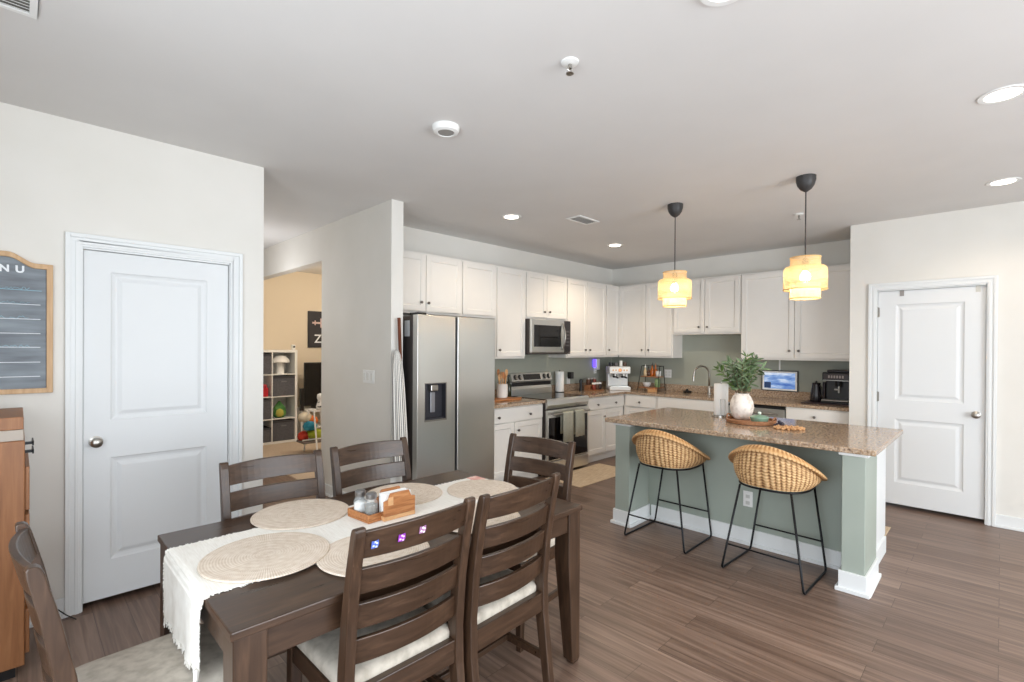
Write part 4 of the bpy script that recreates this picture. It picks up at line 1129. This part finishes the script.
jar('mug', 'white mug at the right end of the rack top shelf', 'mug', (6.50, 3.495, ZC+.2155), [(.03, 0), (.034, .005), (.036, .075), (.032, .076), (.03, .008)], WHITE, (), None, 18)
jar('bowl', 'white bowl on the lower shelf of the bottle rack', 'bowl', (6.47, 3.66, ZC+.0605), [(.03, 0), (.05, .02), (.062, .06), (.058, .06), (.04, .02)], WHITE, (), None, 24)
jar('canister', 'green canister on the lower shelf of the bottle rack', 'canister', (6.49, 3.505, ZC+.0605), [(.036, 0), (.038, .004), (.038, .12), (.036, .124), (.001, .125)], mat('green_tin', (126, 150, 104), .35), (), None, 20)
K = thing('wooden_box', 'small wooden box under the lower shelf side in front of the rack', 'box', (6.34, 3.5, ZC))
build('box_body', MB().box(6.31, 6.37, 3.44, 3.56, ZC+.0005, ZC+.045), LWOOD, K, .003)
build('box_lid', MB().box(6.307, 6.373, 3.437, 3.563, ZC+.0455, ZC+.055), ACACIA, K, .002)
# sink-side: faucet, black sponge dish
K = thing('faucet', 'brushed nickel gooseneck faucet at the sink left of the plant', 'faucet', (6.6, 2.80, ZC))
build('base', MB().lathe([(.03, 0), (.03, .008), (.022, .02), (.019, .03), (.019, .11), (.016, .115)], (6.6, 2.80, ZC), 20), NICK, K, smooth='auto')
arc = [(6.6, 2.80, ZC+.11), (6.6, 2.80, ZC+.262)] + [(6.6-.105*(1-math.cos(a)), 2.8+.06*(1-math.cos(a)), ZC+.262+.118*math.sin(a)) for a in [PI*k/14 for k in range(1, 15)]]
arc += [(6.388, 2.922, ZC+.235)]
build('spout', MB().tube(arc, .012, 12), NICK, K, smooth=True)
build('spray_head', MB().tube([(6.389, 2.921, ZC+.245), (6.386, 2.924, ZC+.18)], [.013, .017], 12), NICK, K, smooth='auto')
build('lever', MB().tube([(6.6, 2.79, ZC+.08), (6.6, 2.735, ZC+.095), (6.6, 2.69, ZC+.12)], .007, 8), NICK, K, smooth=True)
K = thing('sponge_dish', 'black sponge dish on the counter left of the faucet', 'dish', (6.6, 3.10, ZC))
build('dish', MB().lathe([(.05, 0), (.055, .006), (.058, .025), (.052, .026), (.045, .008)], (6.6, 3.11, ZC), 24), BLACK, K, smooth='auto')
build('brush', MB().lathe([(.03, .008), (.03, .03), (.016, .035), (.018, .05), (.001, .055)], (6.6, 3.11, ZC), 20), BLKMETAL, K, smooth='auto')
# framed screen on the back wall
K = thing('smart_display', 'framed digital screen showing a blue sky picture on the sink wall', 'screen', (xK-.01, 1.96, 1.005))
dz0, dz1, da, db_ = 1.005, 1.265, 1.75, 2.168
fm = MB(KX); w = .012
fm.box(da, db_, .0045, .03, dz0, dz1)
build('frame', fm, BLACK, K, .003)
fm = MB(KX); fm.box(da+w, db_-w, .03, .032, dz0+w, dz1-w); build('mount', fm, WHITE, K)
def screen_mat():
    m = bpy.data.materials.new('screen_sky'); m.use_nodes = True; b = m.node_tree.nodes['Principled BSDF']; L = m.node_tree.links
    tc = N(m, 'ShaderNodeTexCoord'); no = N(m, 'ShaderNodeTexNoise'); no.inputs['Scale'].default_value = 9; no.inputs['Detail'].default_value = 4
    mp = N(m, 'ShaderNodeMapping'); mp.inputs['Scale'].default_value = (1, .6, 1.8)
    cr = N(m, 'ShaderNodeValToRGB'); cr.color_ramp.elements.new(.5)
    for e, (p, c) in zip(cr.color_ramp.elements, ((.32, (70, 108, 182)), (.48, (130, 164, 216)), (.62, (220, 230, 246)))): e.position = p; e.color = lin(c)
    L.new(tc.outputs['Object'], mp.inputs[0]); L.new(mp.outputs[0], no.inputs['Vector']); L.new(no.outputs[0], cr.inputs[0])
    b.inputs['Base Color'].default_value = (0, 0, 0, 1); b.inputs['Roughness'].default_value = .2
    L.new(cr.outputs[0], b.inputs['Emission Color']); b.inputs['Emission Strength'].default_value = .9
    return m
fm = MB(KX); fm.box(da+w+.02, db_-w-.02, .032, .0335, dz0+w+.02, dz1-w-.02); sc_ = build('screen', fm, screen_mat(), K)
fm = MB(KX); fm.box(db_-w-.1, db_-w-.024, .0335, .0345, dz0+w+.024, dz0+.11); build('screen_figure', fm, emis('screen_dark_patch', (30, 50, 84), .6), sc_)
fm = MB(KX); fm.box(1.955, 1.972, .0045, .012, dz1, ZB-.001); build('power_cord', fm, WHITE, K)
# black coffee machine on a tray
K = thing('coffee_maker', 'black coffee maker with a front panel of buttons at the right end of the counter', 'coffee machine', (6.5, 1.3, ZC+.013))
zt = ZC+.013
build('base', MB().box(6.33, 6.64, 1.16, 1.43, zt, zt+.03), BLACK, K, .008)
build('tower', MB().box(6.47, 6.64, 1.165, 1.41, zt+.03, zt+.25), BLACK, K, .008)
build('water_tank', MB().box(6.45, 6.62, 1.413, 1.44, zt+.03, zt+.23), mat('tank_smoke', (44, 40, 46), .15), K, .006)
hd = build('head', MB().box(6.34, 6.64, 1.16, 1.42, zt+.25, zt+.345), BLACK, K, .012)
build('top_lid', MB().box(6.36, 6.63, 1.165, 1.38, zt+.3455, zt+.372), mat('lid_black', (36, 32, 36), .3), K, .01)
p = MB(FX(6.34)).box(1.175, 1.405, 0, .004, zt+.268, zt+.33); pp = build('button_panel', p, mat('panel_brown', (52, 42, 42), .3), hd, .002)
p = MB(FX(6.34))
for i in range(6): p.box(1.215+i*.026, 1.231+i*.026, .004, .006, zt+.285, zt+.314)
build('buttons', p, mat('button_grey', (150, 138, 134), .5), pp)
build('button_trim', MB(FX(6.34)).box(1.17, 1.41, 0, .006, zt+.255, zt+.262), NICK, hd)
build('brew_spout', MB().lathe([(.03, .19), (.034, .2), (.034, .25)], (6.405, 1.275, zt), 18), BLKMETAL, K, smooth='auto')
build('chrome_lever', MB().box(6.375, 6.39, 1.26, 1.275, zt+.12, zt+.2).box(6.375, 6.39, 1.26, 1.31, zt+.15, zt+.165), NICK, K, .003)
build('drip_tray', MB().box(6.315, 6.46, 1.17, 1.42, zt+.03, zt+.045), NICK, K, .004)
K = thing('coffee_carafe', 'black carafe standing left of the black coffee maker on the tray', 'carafe', (6.49, 1.51, zt))
build('jug', MB().lathe([(.058, 0), (.062, .006), (.058, .08), (.044, .17), (.04, .2), (.044, .215), (.001, .22)], (6.49, 1.51, zt), 28), mat('carafe_black', (34, 30, 34), .25), K, smooth='auto')
build('handle', MB().tube([(6.45, 1.465, zt+.19), (6.43, 1.445, zt+.17), (6.425, 1.44, zt+.09), (6.44, 1.455, zt+.05)], .008, 8), BLACK, K, smooth=True)
build('lid_knob', MB().sphere((6.49, 1.51, zt+.228), .012), BLACK, K, smooth=True)
K = thing('serving_tray', 'dark brown tray under the black coffee maker and carafe', 'tray', (6.48, 1.36, ZC))
build('tray', MB().box(6.29, 6.67, 1.12, 1.62, ZC+.0005, ZC+.0125), mat('dark_tray', (56, 38, 38), .4), K, .004)

# ------------------------------------------------------------------ rugs
o = build('rug', MB().box(4.335, 5.42, 3.245, 3.76, .0005, .009), RUGM, bevel=.003, org=(4.88, 3.5, 0))
tag(o, 'beige runner rug on the floor in front of the stove', 'rug')
o = build('rug', MB().box(4.72, 5.27, .66, 2.3, .0005, .009), RUGM, bevel=.003, org=(5.0, 1.5, 0))
tag(o, 'beige mat on the floor behind the island facing the sink', 'rug')

# ------------------------------------------------------------------ folded striped parasol by the fridge
K = thing('folded_parasol', 'folded striped parasol with a wooden pole leaning on the wall end by the fridge', 'parasol', (2.31, 3.6, 0))
top = Vector((2.300, 3.655, 1.775)); botm = Vector((2.345, 3.60, .01))
build('pole', MB().tube([tuple(botm), tuple(top)], .0145, 12), wood('mahogany_pole', [(92, 48, 30), (120, 66, 44), (140, 82, 56)], (10, 10, 1)), K, smooth=True)
def stripe_mat():
    m = mat('striped_canvas', (230, 226, 218), .9); b = m.node_tree.nodes['Principled BSDF']; L = m.node_tree.links
    uv = N(m, 'ShaderNodeUVMap'); sp = N(m, 'ShaderNodeSeparateXYZ'); L.new(uv.outputs[0], sp.inputs[0])
    mu = N(m, 'ShaderNodeMath'); mu.operation = 'MULTIPLY'; mu.inputs[1].default_value = 22
    fr_ = N(m, 'ShaderNodeMath'); fr_.operation = 'FRACT'
    gt = N(m, 'ShaderNodeMath'); gt.operation = 'GREATER_THAN'; gt.inputs[1].default_value = .68
    L.new(sp.outputs[0], mu.inputs[0]); L.new(mu.outputs[0], fr_.inputs[0]); L.new(fr_.outputs[0], gt.inputs[0])
    mx = N(m, 'ShaderNodeMix'); mx.data_type = 'RGBA'; mx.inputs[6].default_value = lin((232, 228, 220)); mx.inputs[7].default_value = lin((58, 56, 62))
    L.new(gt.outputs[0], mx.inputs[0]); L.new(mx.outputs[2], b.inputs['Base Color'])
    return m
rings = []; n = 72
for z, r in ((1.5, .018), (1.46, .034), (1.38, .05), (1.25, .06), (1.05, .067), (.8, .073), (.6, .076), (.46, .074), (.44, .05)):
    u = (top.z - z)/(top.z-botm.z); cpt = top.lerp(botm, u)
    ring = []
    for j in range(n):
        a = 2*PI*j/n; rr = r*(1+.1*math.sin(8*a)*min(1, (1.5-z)*5))
        ring.append((cpt.x-.042+rr*math.cos(a)*.86, cpt.y-.018+rr*math.sin(a)*.7, z))
    rings.append(ring)
build('canopy', MB().loft(rings, uv=True), stripe_mat(), K, smooth=True)

# ------------------------------------------------------------------ ceiling fixtures
def recessed(x, y, label, power):
    K = thing('recessed_light', label, 'ceiling light', (x, y, H), 0, 'recessed ceiling lights')
    build('trim_ring', MB().lathe([(.066, -.001), (.07, -.006), (.092, -.006), (.097, -.001)], (x, y, H), 36), WHITE, K, smooth='auto')
    build('lens', MB().lathe([(.068, -.003), (.066, -.0065), (.001, -.0068)], (x, y, H), 32), LEDM, K)
    d = bpy.data.lights.new('downlight', 'SPOT'); d.energy = power; d.color = (1, .82, .61); d.spot_size = R(150); d.spot_blend = .6; d.shadow_soft_size = .06
    o = bpy.data.objects.new('downlight', d); COL.objects.link(o); o.location = (x, y, H-.03)
PW = 36
recessed(3.431, .004, 'large-looking recessed ceiling light at the upper right, nearest the camera', PW*.9)
recessed(5.199, .0, 'recessed ceiling light in front of the wall above the pantry door', PW*.48)
recessed(3.353, 3.354, 'recessed ceiling light above the refrigerator, left of the vent', PW*.6)
recessed(5.142, 3.354, 'recessed ceiling light above the stove near the kitchen corner', PW*1.35)
K = thing('recessed_light', 'ceiling disc cut by the top edge of the photo', 'ceiling light', (1.742, .692, H))
build('trim_ring', MB().lathe([(.06, -.001), (.066, -.012), (.088, -.012), (.096, -.001)], (1.742, .692, H), 36), WHITE, K, smooth='auto')
build('lens', MB().lathe([(.064, -.003), (.062, -.008), (.001, -.009)], (1.742, .692, H), 32), mat('unlit_lens', (226, 226, 222), .5), K)
K = thing('smoke_detector', 'round white smoke detector on the ceiling above the table', 'smoke detector', (1.736, 2.273, H))
build('housing', MB().lathe([(.078, 0), (.078, -.012), (.07, -.03), (.05, -.036), (.046, -.03)], (1.736, 2.273, H), 36), WHITE, K, smooth='auto')
build('grille', MB().lathe([(.047, -.028), (.044, -.0335), (.001, -.034)], (1.736, 2.273, H), 28), mat('grille_grey', (150, 148, 144), .6), K, smooth='auto')
def sprinkler(x, y, label):
    K = thing('sprinkler_head', label, 'sprinkler', (x, y, H), 0, 'ceiling sprinkler heads')
    build('escutcheon', MB().lathe([(.04, 0), (.038, -.006), (.02, -.012), (.016, -.012)], (x, y, H), 28), WHITE, K, smooth='auto')
    m = MB().lathe([(.009, -.01), (.009, -.03)], (x, y, H), 12)
    for s in (-1, 1): m.tube([(x+s*.009, y, H-.024), (x+s*.016, y, H-.038), (x, y, H-.05)], .003, 6)
    build('frame', m, NICK, K)
    build('deflector', MB().lathe([(.017, -.05), (.017, -.053), (.001, -.054)], (x, y, H), 20), NICK, K)
sprinkler(1.725, 1.365, 'sprinkler head on the ceiling above the near side of the table')
sprinkler(5.142, 1.349, 'sprinkler head on the ceiling behind the right pendant cord')
def vent(x0, x1, y0, y1, label, ns, ax):
    K = thing('ceiling_vent', label, 'vent', ((x0+x1)/2, (y0+y1)/2, H))
    f = MB(); w = .022
    f.box(x0, x1, y0, y0+w, H-.008, H).box(x0, x1, y1-w, y1, H-.008, H).box(x0, x0+w, y0+w, y1-w, H-.008, H).box(x1-w, x1, y0+w, y1-w, H-.008, H)
    build('frame', f, WHITE, K, .002)
    build('duct', MB().box(x0+w, x1-w, y0+w, y1-w, H-.0015, H-.0005), mat('duct_grey', (120, 116, 110), .8), K)
    for i in range(ns):
        m = MB(); t = (i+.5)/ns
        if ax == 'x':
            y = y0+w+(y1-y0-2*w)*t; m.prism([(y-.008, H-.0075), (y-.005, H-.0085), (y+.006, H-.0025), (y+.003, H-.002)], x0+w, x1-w, 'x')
        else:
            x = x0+w+(x1-x0-2*w)*t; m.prism([(x-.008, H-.0075), (x-.005, H-.0085), (x+.006, H-.0025), (x+.003, H-.002)], y0+w, y1-w, 'y')
        build('slat', m, WHITE, K)
vent(3.765, 4.09, 2.845, 3.02, 'small white air vent on the kitchen ceiling between two recessed lights', 7, 'x')
vent(-.36, .052, 2.30, 2.66, 'white return-air grille on the ceiling at the top left corner', 14, 'x')

# pendants
def weave_shade():
    m = mat('bamboo_shade', (238, 206, 150), .7); nt = m.node_tree; L = nt.links; b = nt.nodes['Principled BSDF']; out = nt.nodes['Material Output']
    uv = N(m, 'ShaderNodeUVMap'); 
    def chk(rot):
        mp = N(m, 'ShaderNodeMapping'); mp.inputs['Scale'].default_value = (70, 10, 1); mp.inputs['Rotation'].default_value = (0, 0, rot)
        wv = N(m, 'ShaderNodeTexWave'); wv.inputs['Scale'].default_value = .6
        L.new(uv.outputs[0], mp.inputs[0]); L.new(mp.outputs[0], wv.inputs['Vector']); return wv.outputs['Fac']
    a, c = chk(.75), chk(-.75)
    mx = N(m, 'ShaderNodeMath'); mx.operation = 'MAXIMUM'; L.new(a, mx.inputs[0]); L.new(c, mx.inputs[1])
    lt = N(m, 'ShaderNodeMath'); lt.operation = 'LESS_THAN'; lt.inputs[1].default_value = .56; L.new(mx.outputs[0], lt.inputs[0])
    cr = N(m, 'ShaderNodeValToRGB'); cr.color_ramp.elements[0].color = lin((206, 162, 102)); cr.color_ramp.elements[1].color = lin((242, 216, 170))
    L.new(mx.outputs[0], cr.inputs[0]); L.new(cr.outputs[0], b.inputs['Base Color'])
    tl = N(m, 'ShaderNodeBsdfTranslucent'); L.new(cr.outputs[0], tl.inputs[0])
    m1 = N(m, 'ShaderNodeMixShader'); m1.inputs[0].default_value = .45
    L.new(b.outputs[0], m1.inputs[1]); L.new(tl.outputs[0], m1.inputs[2])
    tr = N(m, 'ShaderNodeBsdfTransparent'); m2 = N(m, 'ShaderNodeMixShader')
    L.new(lt.outputs[0], m2.inputs[0]); L.new(m1.outputs[0], m2.inputs[1]); L.new(tr.outputs[0], m2.inputs[2])
    L.new(m2.outputs[0], out.inputs[0]); return m
SHADE = weave_shade()
BAMB = mat('bamboo_hoop', (226, 186, 124), .6)
def make_pendant(label):
    t = thing('pendant_lamp', label, 'pendant lamp', (0, 0, 0), 0, 'bamboo pendant lamps over the island', world=False)
    build('canopy', MB().lathe([(.0655, 0), (.065, -.03), (.056, -.064), (.038, -.092), (.016, -.108), (.007, -.113)], n=32), mat('canopy_black', (52, 50, 50), .5), t, smooth='auto')
    build('cord', MB().tube([(0, 0, -.11), (0, 0, -.62)], .0045, 8), mat('cord_dark', (62, 56, 54), .7), t)
    zt, zm, zl, zb = -.593, -.662, -.826, -.892
    r1, r2 = .098, .141
    build('socket', MB().lathe([(.02, -.60), (.022, -.63), (.022, -.685), (.016, -.69)], n=18), BLACK, t, smooth='auto')
    build('bulb', MB().lathe([(.014, -.685), (.022, -.70), (.034, -.72), (.036, -.74), (.028, -.763), (.012, -.775), (.001, -.777)], n=20), BULB, t, smooth=True)
    for nm, rings_ in (('upper_shade', [(r1, zt), (r1+.001, zm-.02)]), ('middle_shade', [(r1+.004, zm+.004), (r2-.014, zm+.002), (r2-.003, zm-.012), (r2, zm-.03), (r2+.001, (zm+zl)/2), (r2, zl)]), ('lower_shade', [(r1+.001, zl+.05), (r1, zb)])):
        m = MB().lathe(rings_ , n=64, cap=False, uv=True)
        o = build(nm, m, SHADE, t, smooth=True)
        for (r_, z_) in (rings_[0], rings_[-1]):
            build('hoop', MB().tube([(r_*math.cos(2*PI*k/48), r_*math.sin(2*PI*k/48), z_) for k in range(48)], .004, 6, closed=True), BAMB, o, smooth=True)
    return t
pn = make_pendant('bamboo pendant lamp over the far end of the island, on the left'); pn.location = (4.068, 2.038, H)
dup(pn, (4.07, 1.024, H), 0, 'bamboo pendant lamp over the near end of the island, by the pantry wall')
for x, y in ((4.068, 2.038), (4.07, 1.024)):
    d = bpy.data.lights.new('pendant_glow', 'POINT'); d.energy = 2.7; d.color = (1, .87, .68); d.shadow_soft_size = .04
    o = bpy.data.objects.new('pendant_glow', d); COL.objects.link(o); o.location = (x, y, H-.80)

# ------------------------------------------------------------------ play room seen through the hall opening
CF = .012
K = thing('cube_shelf', 'white cube shelf with grey bins in the play room behind the hall', 'shelf', (2.8, 8.2, CF))
px0, px1, pz, cell, bt_ = 2.375, 3.165, 1.475, .366, .022
fr = MB(); yf, yb2 = 8.0, 8.385
xs_ = [3.165-.038, 3.165-.038-cell+.0, 2.40]
fr.box(px0, px1, yf, yb2, CF, CF+.038).box(px0, px1, yf, yb2, pz-.038, pz).box(px1-.038, px1, yf, yb2, CF+.038, pz-.038).box(px0, px0+.03, yf, yb2, CF+.038, pz-.038)
xd = px1-.038-.336-.016
build('case', fr, WHITE, K, .002)
build('divider', MB().box(xd, xd+.016, yf+.003, yb2, CF+.038, pz-.038), WHITE, K)
zs = [CF+.038+(pz-.038-CF-.038)*k/4 for k in range(5)]
for k in (1, 2, 3):
    build('shelf_board', MB().box(px0+.03, xd, yf+.003, yb2, zs[k]-.008, zs[k]+.008).box(xd+.016, px1-.038, yf+.003, yb2, zs[k]-.008, zs[k]+.008), WHITE, K)
build('back_panel', MB().box(px0+.03, px1-.038, yb2-.006, yb2-.001, CF+.038, pz-.038), WHITE, K)
def bin_(x0, x1, k, label, hh=1.0):
    z0 = zs[k]+.0085 if k else CF+.0385
    z1 = z0 + (zs[k+1]-.0085-z0)*.93*hh
    t = thing('fabric_bin', label, 'storage bin', ((x0+x1)/2, 8.15, z0), 0, 'grey fabric bins in the cube shelf')
    w = .006; m = MB(); a0, a1 = x0+.008, x1-.008
    m.box(a0, a1, yf+.006, yf+.006+w, z0, z1).box(a0, a1, yb2-.04, yb2-.034, z0, z1).box(a0, a0+w, yf+.012, yb2-.04, z0, z1).box(a1-w, a1, yf+.012, yb2-.04, z0, z1).box(a0, a1, yf+.006, yb2-.034, z0, z0+w)
    build('bin_body', m, GREYF, t, .002)
    build('bin_lid_edge', MB().box(a0-.002, a1+.002, yf+.003, yf+.006, z1-.03, z1), mat('bin_trim', (70, 70, 76), .9), t)
    build('bin_handle', MB().box((a0+a1)/2-.04, (a0+a1)/2+.04, yf+.002, yf+.006, z1-.09, z1-.07), mat('bin_strap', (120, 120, 124), .9), t)
RX0, RX1 = xd+.016, px1-.038; LX0, LX1 = px0+.03, xd
bin_(RX0, RX1, 2, 'grey fabric bin directly under the mushroom lamp in the cube shelf')
bin_(RX0, RX1, 0, 'grey fabric bin at the bottom right of the cube shelf')
bin_(LX0, LX1, 3, 'grey fabric bin at the top left of the cube shelf')
bin_(LX0, LX1, 1, 'grey fabric bin on the left of the shelf below the red box')
bin_(LX0, LX1, 0, 'pale grey bin at the bottom left of the cube shelf', .7)
z = zs[3]+.0085
K = thing('mushroom_lamp', 'white mushroom-shaped lamp in the top right cube of the shelf', 'lamp', (2.95, 8.14, z))
build('stem', MB().lathe([(.062, 0), (.058, .02), (.05, .15), (.05, .19)], (2.95, 8.14, z), 24), WHITE, K, smooth='auto')
build('cap', MB().lathe([(.05, .18), (.135, .175), (.14, .19), (.12, .235), (.08, .275), (.04, .292), (.001, .296)], (2.95, 8.14, z), 28), WHITE, K, smooth='auto')
z = zs[1]+.0085
K = thing('toy', 'round green plush toy with a yellow patch in the cube shelf', 'toy', (2.93, 8.12, z))
GP = vary(mat('green_plush', (70, 132, 74), .9), [(.35, (40, 100, 50)), (.65, (110, 164, 90))], nscale=12)
build('toy_body', MB().lathe([(.06, 0), (.095, .03), (.105, .09), (.09, .15), (.055, .2), (.03, .23), (.02, .25), (.001, .26)], (2.93, 8.12, z), 24), GP, K, smooth=True)
build('toy_patch', MB().lathe([(.03, 0), (.06, .04), (.05, .1), (.01, .13)], (2.91, 8.045, z+.02), 16), mat('yellow_plush', (196, 190, 90), .9), K, smooth=True)
K = thing('toy_figure', 'thin dark toy figure left of the green plush toy', 'toy', (2.815, 8.1, z))
build('figure_body', MB().lathe([(.018, 0), (.02, .01), (.014, .1), (.02, .13), (.016, .16), (.001, .17)], (2.815, 8.1, z), 14), mat('navy_toy', (36, 44, 76), .5), K, smooth='auto')
z = zs[2]+.0085
K = thing('toy_box', 'red box on the left of the cube shelf', 'box', (2.66, 8.1, z))
build('box_body', MB().box(2.56, 2.735, 8.03, 8.18, z, z+.14), mat('red_box', (198, 34, 48), .5), K, .006)
build('box_lid', MB().box(2.57, 2.72, 8.04, 8.17, z+.1405, z+.19), mat('red_lid', (176, 40, 54), .5), K, .01)
# small white security camera on the shelf top, wall-side cable cover
K = thing('baby_monitor', 'small white camera with a dark lens on top of the cube shelf', 'camera', (3.115, 8.1, pz))
build('camera_body', MB().box(3.105, 3.16, 8.06, 8.12, pz+.0005, pz+.085), WHITE, K, .012)
build('lens', MB(FY(8.06)).loft([[(3.135+r*math.cos(2*PI*j/14), n, pz+.05+r*math.sin(2*PI*j/14)) for j in range(14)] for r, n in ((.018, 0), (.016, .006))]), BLACK, K)
# television on a low stand, toys in front
K = thing('television', 'black television standing beside the cube shelf in the play room', 'television', (3.75, 8.2, .5))
build('panel', MB().box(3.30, 4.35, 8.05, 8.09, .55, 1.27), BLACK, K, .006)
build('screen', MB().box(3.315, 4.335, 8.046, 8.05, .57, 1.255), BLKGLASS, K)
build('foot', MB().box(3.45, 3.5, 7.98, 8.16, .512, .55).box(4.15, 4.2, 7.98, 8.16, .512, .55), BLACK, K)
K = thing('television_stand', 'low white stand under the play room television', 'stand', (3.8, 8.15, CF))
build('stand_top', MB().box(3.28, 4.4, 7.92, 8.38, .475, .511), WHITE, K, .003)
for x in (3.3, 4.34): build('stand_side', MB().box(x, x+.04, 7.93, 8.37, CF, .4745), WHITE, K)
build('stand_shelf', MB().box(3.341, 4.339, 7.94, 8.36, .2, .22), WHITE, K)
K = thing('speaker', 'thin black speaker standing between the cube shelf and the television', 'speaker', (3.22, 8.0, .5115))
K.location = (3.215, 7.96, CF); K['_org'] = (3.215, 7.96, CF)
build('speaker_body', MB().box(3.19, 3.245, 7.93, 7.99, .5, .86), BLACK, K, .005)
build('speaker_pole', MB().tube([(3.2175, 7.96, CF+.012), (3.2175, 7.96, .5)], .012, 8).lathe([(.1, .0), (.1, .012), (.02, .014)], (3.2175, 7.96, CF)), WHITE, K)
K = thing('play_gym', 'white framed play gym with a hanging cow-spotted toy and bright cloths', 'toy', (3.2, 6.95, CF))
m = MB()
gx, gy = 2.93, 6.9
for (dx, dy) in ((.0, -.2), (.3, -.2), (.0, .25), (.3, .25)):
    m.tube([(gx+dx, gy+dy, CF+.012), (gx+dx*.55, gy+dy*.4, .62)], .012, 8)
m.tube([(gx, gy-.08, .62), (gx+.3*.55, gy-.08, .62), (gx+.3*.55, gy+.1, .62), (gx, gy+.1, .62)], .012, 8, closed=True)
m.tube([(gx-.12, gy+.02, CF+.2), (gx+.28, gy+.02, CF+.2)], .01, 8)
build('gym_frame', m, WHITE, K, smooth='auto')
m = MB(); m.lathe([(.02, 0), (.05, .02), (.055, .07), (.04, .12), (.03, .15), (.045, .18), (.04, .23), (.001, .25)], (gx+.1, gy-.05, .62), 18)
COW = vary(mat('cow_spots', (240, 238, 234), .9), [(.5, (240, 238, 234)), (.54, (30, 30, 32))], nscale=14, detail=1); build('hanging_toy', m, COW, K, smooth=True)
for i, (col, dx, dz, r_) in enumerate((((60, 150, 176), .02, .38, .1), ((170, 180, 60), .1, .26, .13), ((190, 60, 40), -.06, .24, .08), ((222, 120, 60), .07, .45, .09), ((226, 214, 190), -.02, .5, .1))):
    m = MB(); random.seed(i)
    m.lathe([(.02, -.06), (r_*.8, -.05), (r_, 0), (r_*.8, .045), (r_*.3, .07), (.001, .072)], (gx+dx, gy+.1+.02*i, CF+dz), 12)
    build('play_cloth', m, vary(mat('play_cloth' + str(i), col, .9), [(.35, tuple(max(0, v-24) for v in col)), (.65, tuple(min(255, v+16) for v in col))], nscale=14), K, smooth=True)
m = MB().box(gx-.12, gx+.28, gy-.02, gy+.24, CF+.15, CF+.18); build('gym_basket', m, mat('basket_grey', (120, 110, 104), .9), K, .01)
K = thing('wall_picture', 'dark letter-board picture with a pale plane and letter Z above the television', 'picture', (3.7, 8.395, 1.52))
build('picture_frame', MB(FY(8.4)).box(3.49, 3.95, .001, .025, 1.515, 2.14), mat('picture_black', (44, 42, 46), .5), K, .003)
bd = build('picture_sheet', MB(FY(8.4)).box(3.515, 3.925, .025, .027, 1.54, 2.115), mat('picture_charcoal', (58, 56, 60), .8), K)
m = MB(FY(8.4)); m.box(3.56, 3.88, .027, .029, 1.925, 1.955).box(3.7, 3.73, .027, .029, 1.86, 2.02).box(3.6, 3.62, .027, .029, 1.9, 1.98)
build('plane_mark', m, mat('pale_pink_mark', (226, 200, 194), .8), bd)
text('lettering', 'Z', .2, CW, bd, Matrix.Translation(Vector((3.66, 8.3725, 1.6)) - Vector(bd['_org'])) @ Matrix.Rotation(PI/2, 4, 'X'))
# warm lamp light of the play room
d = bpy.data.lights.new('play_room_lamp', 'POINT'); d.energy = 48; d.color = (1, .86, .68); d.shadow_soft_size = .25
o = bpy.data.objects.new('play_room_lamp', d); COL.objects.link(o); o.location = (3.6, 6.6, 2.4)
d = bpy.data.lights.new('hall_fill', 'POINT'); d.energy = 13; d.color = (.92, .95, 1); d.shadow_soft_size = .2  # added fill to brighten the hall, no lamp hangs there
o = bpy.data.objects.new('hall_fill', d); COL.objects.link(o); o.location = (1.75, 5.9, 2.1)

for o in bpy.data.objects:
    if '_org' in o: del o['_org']
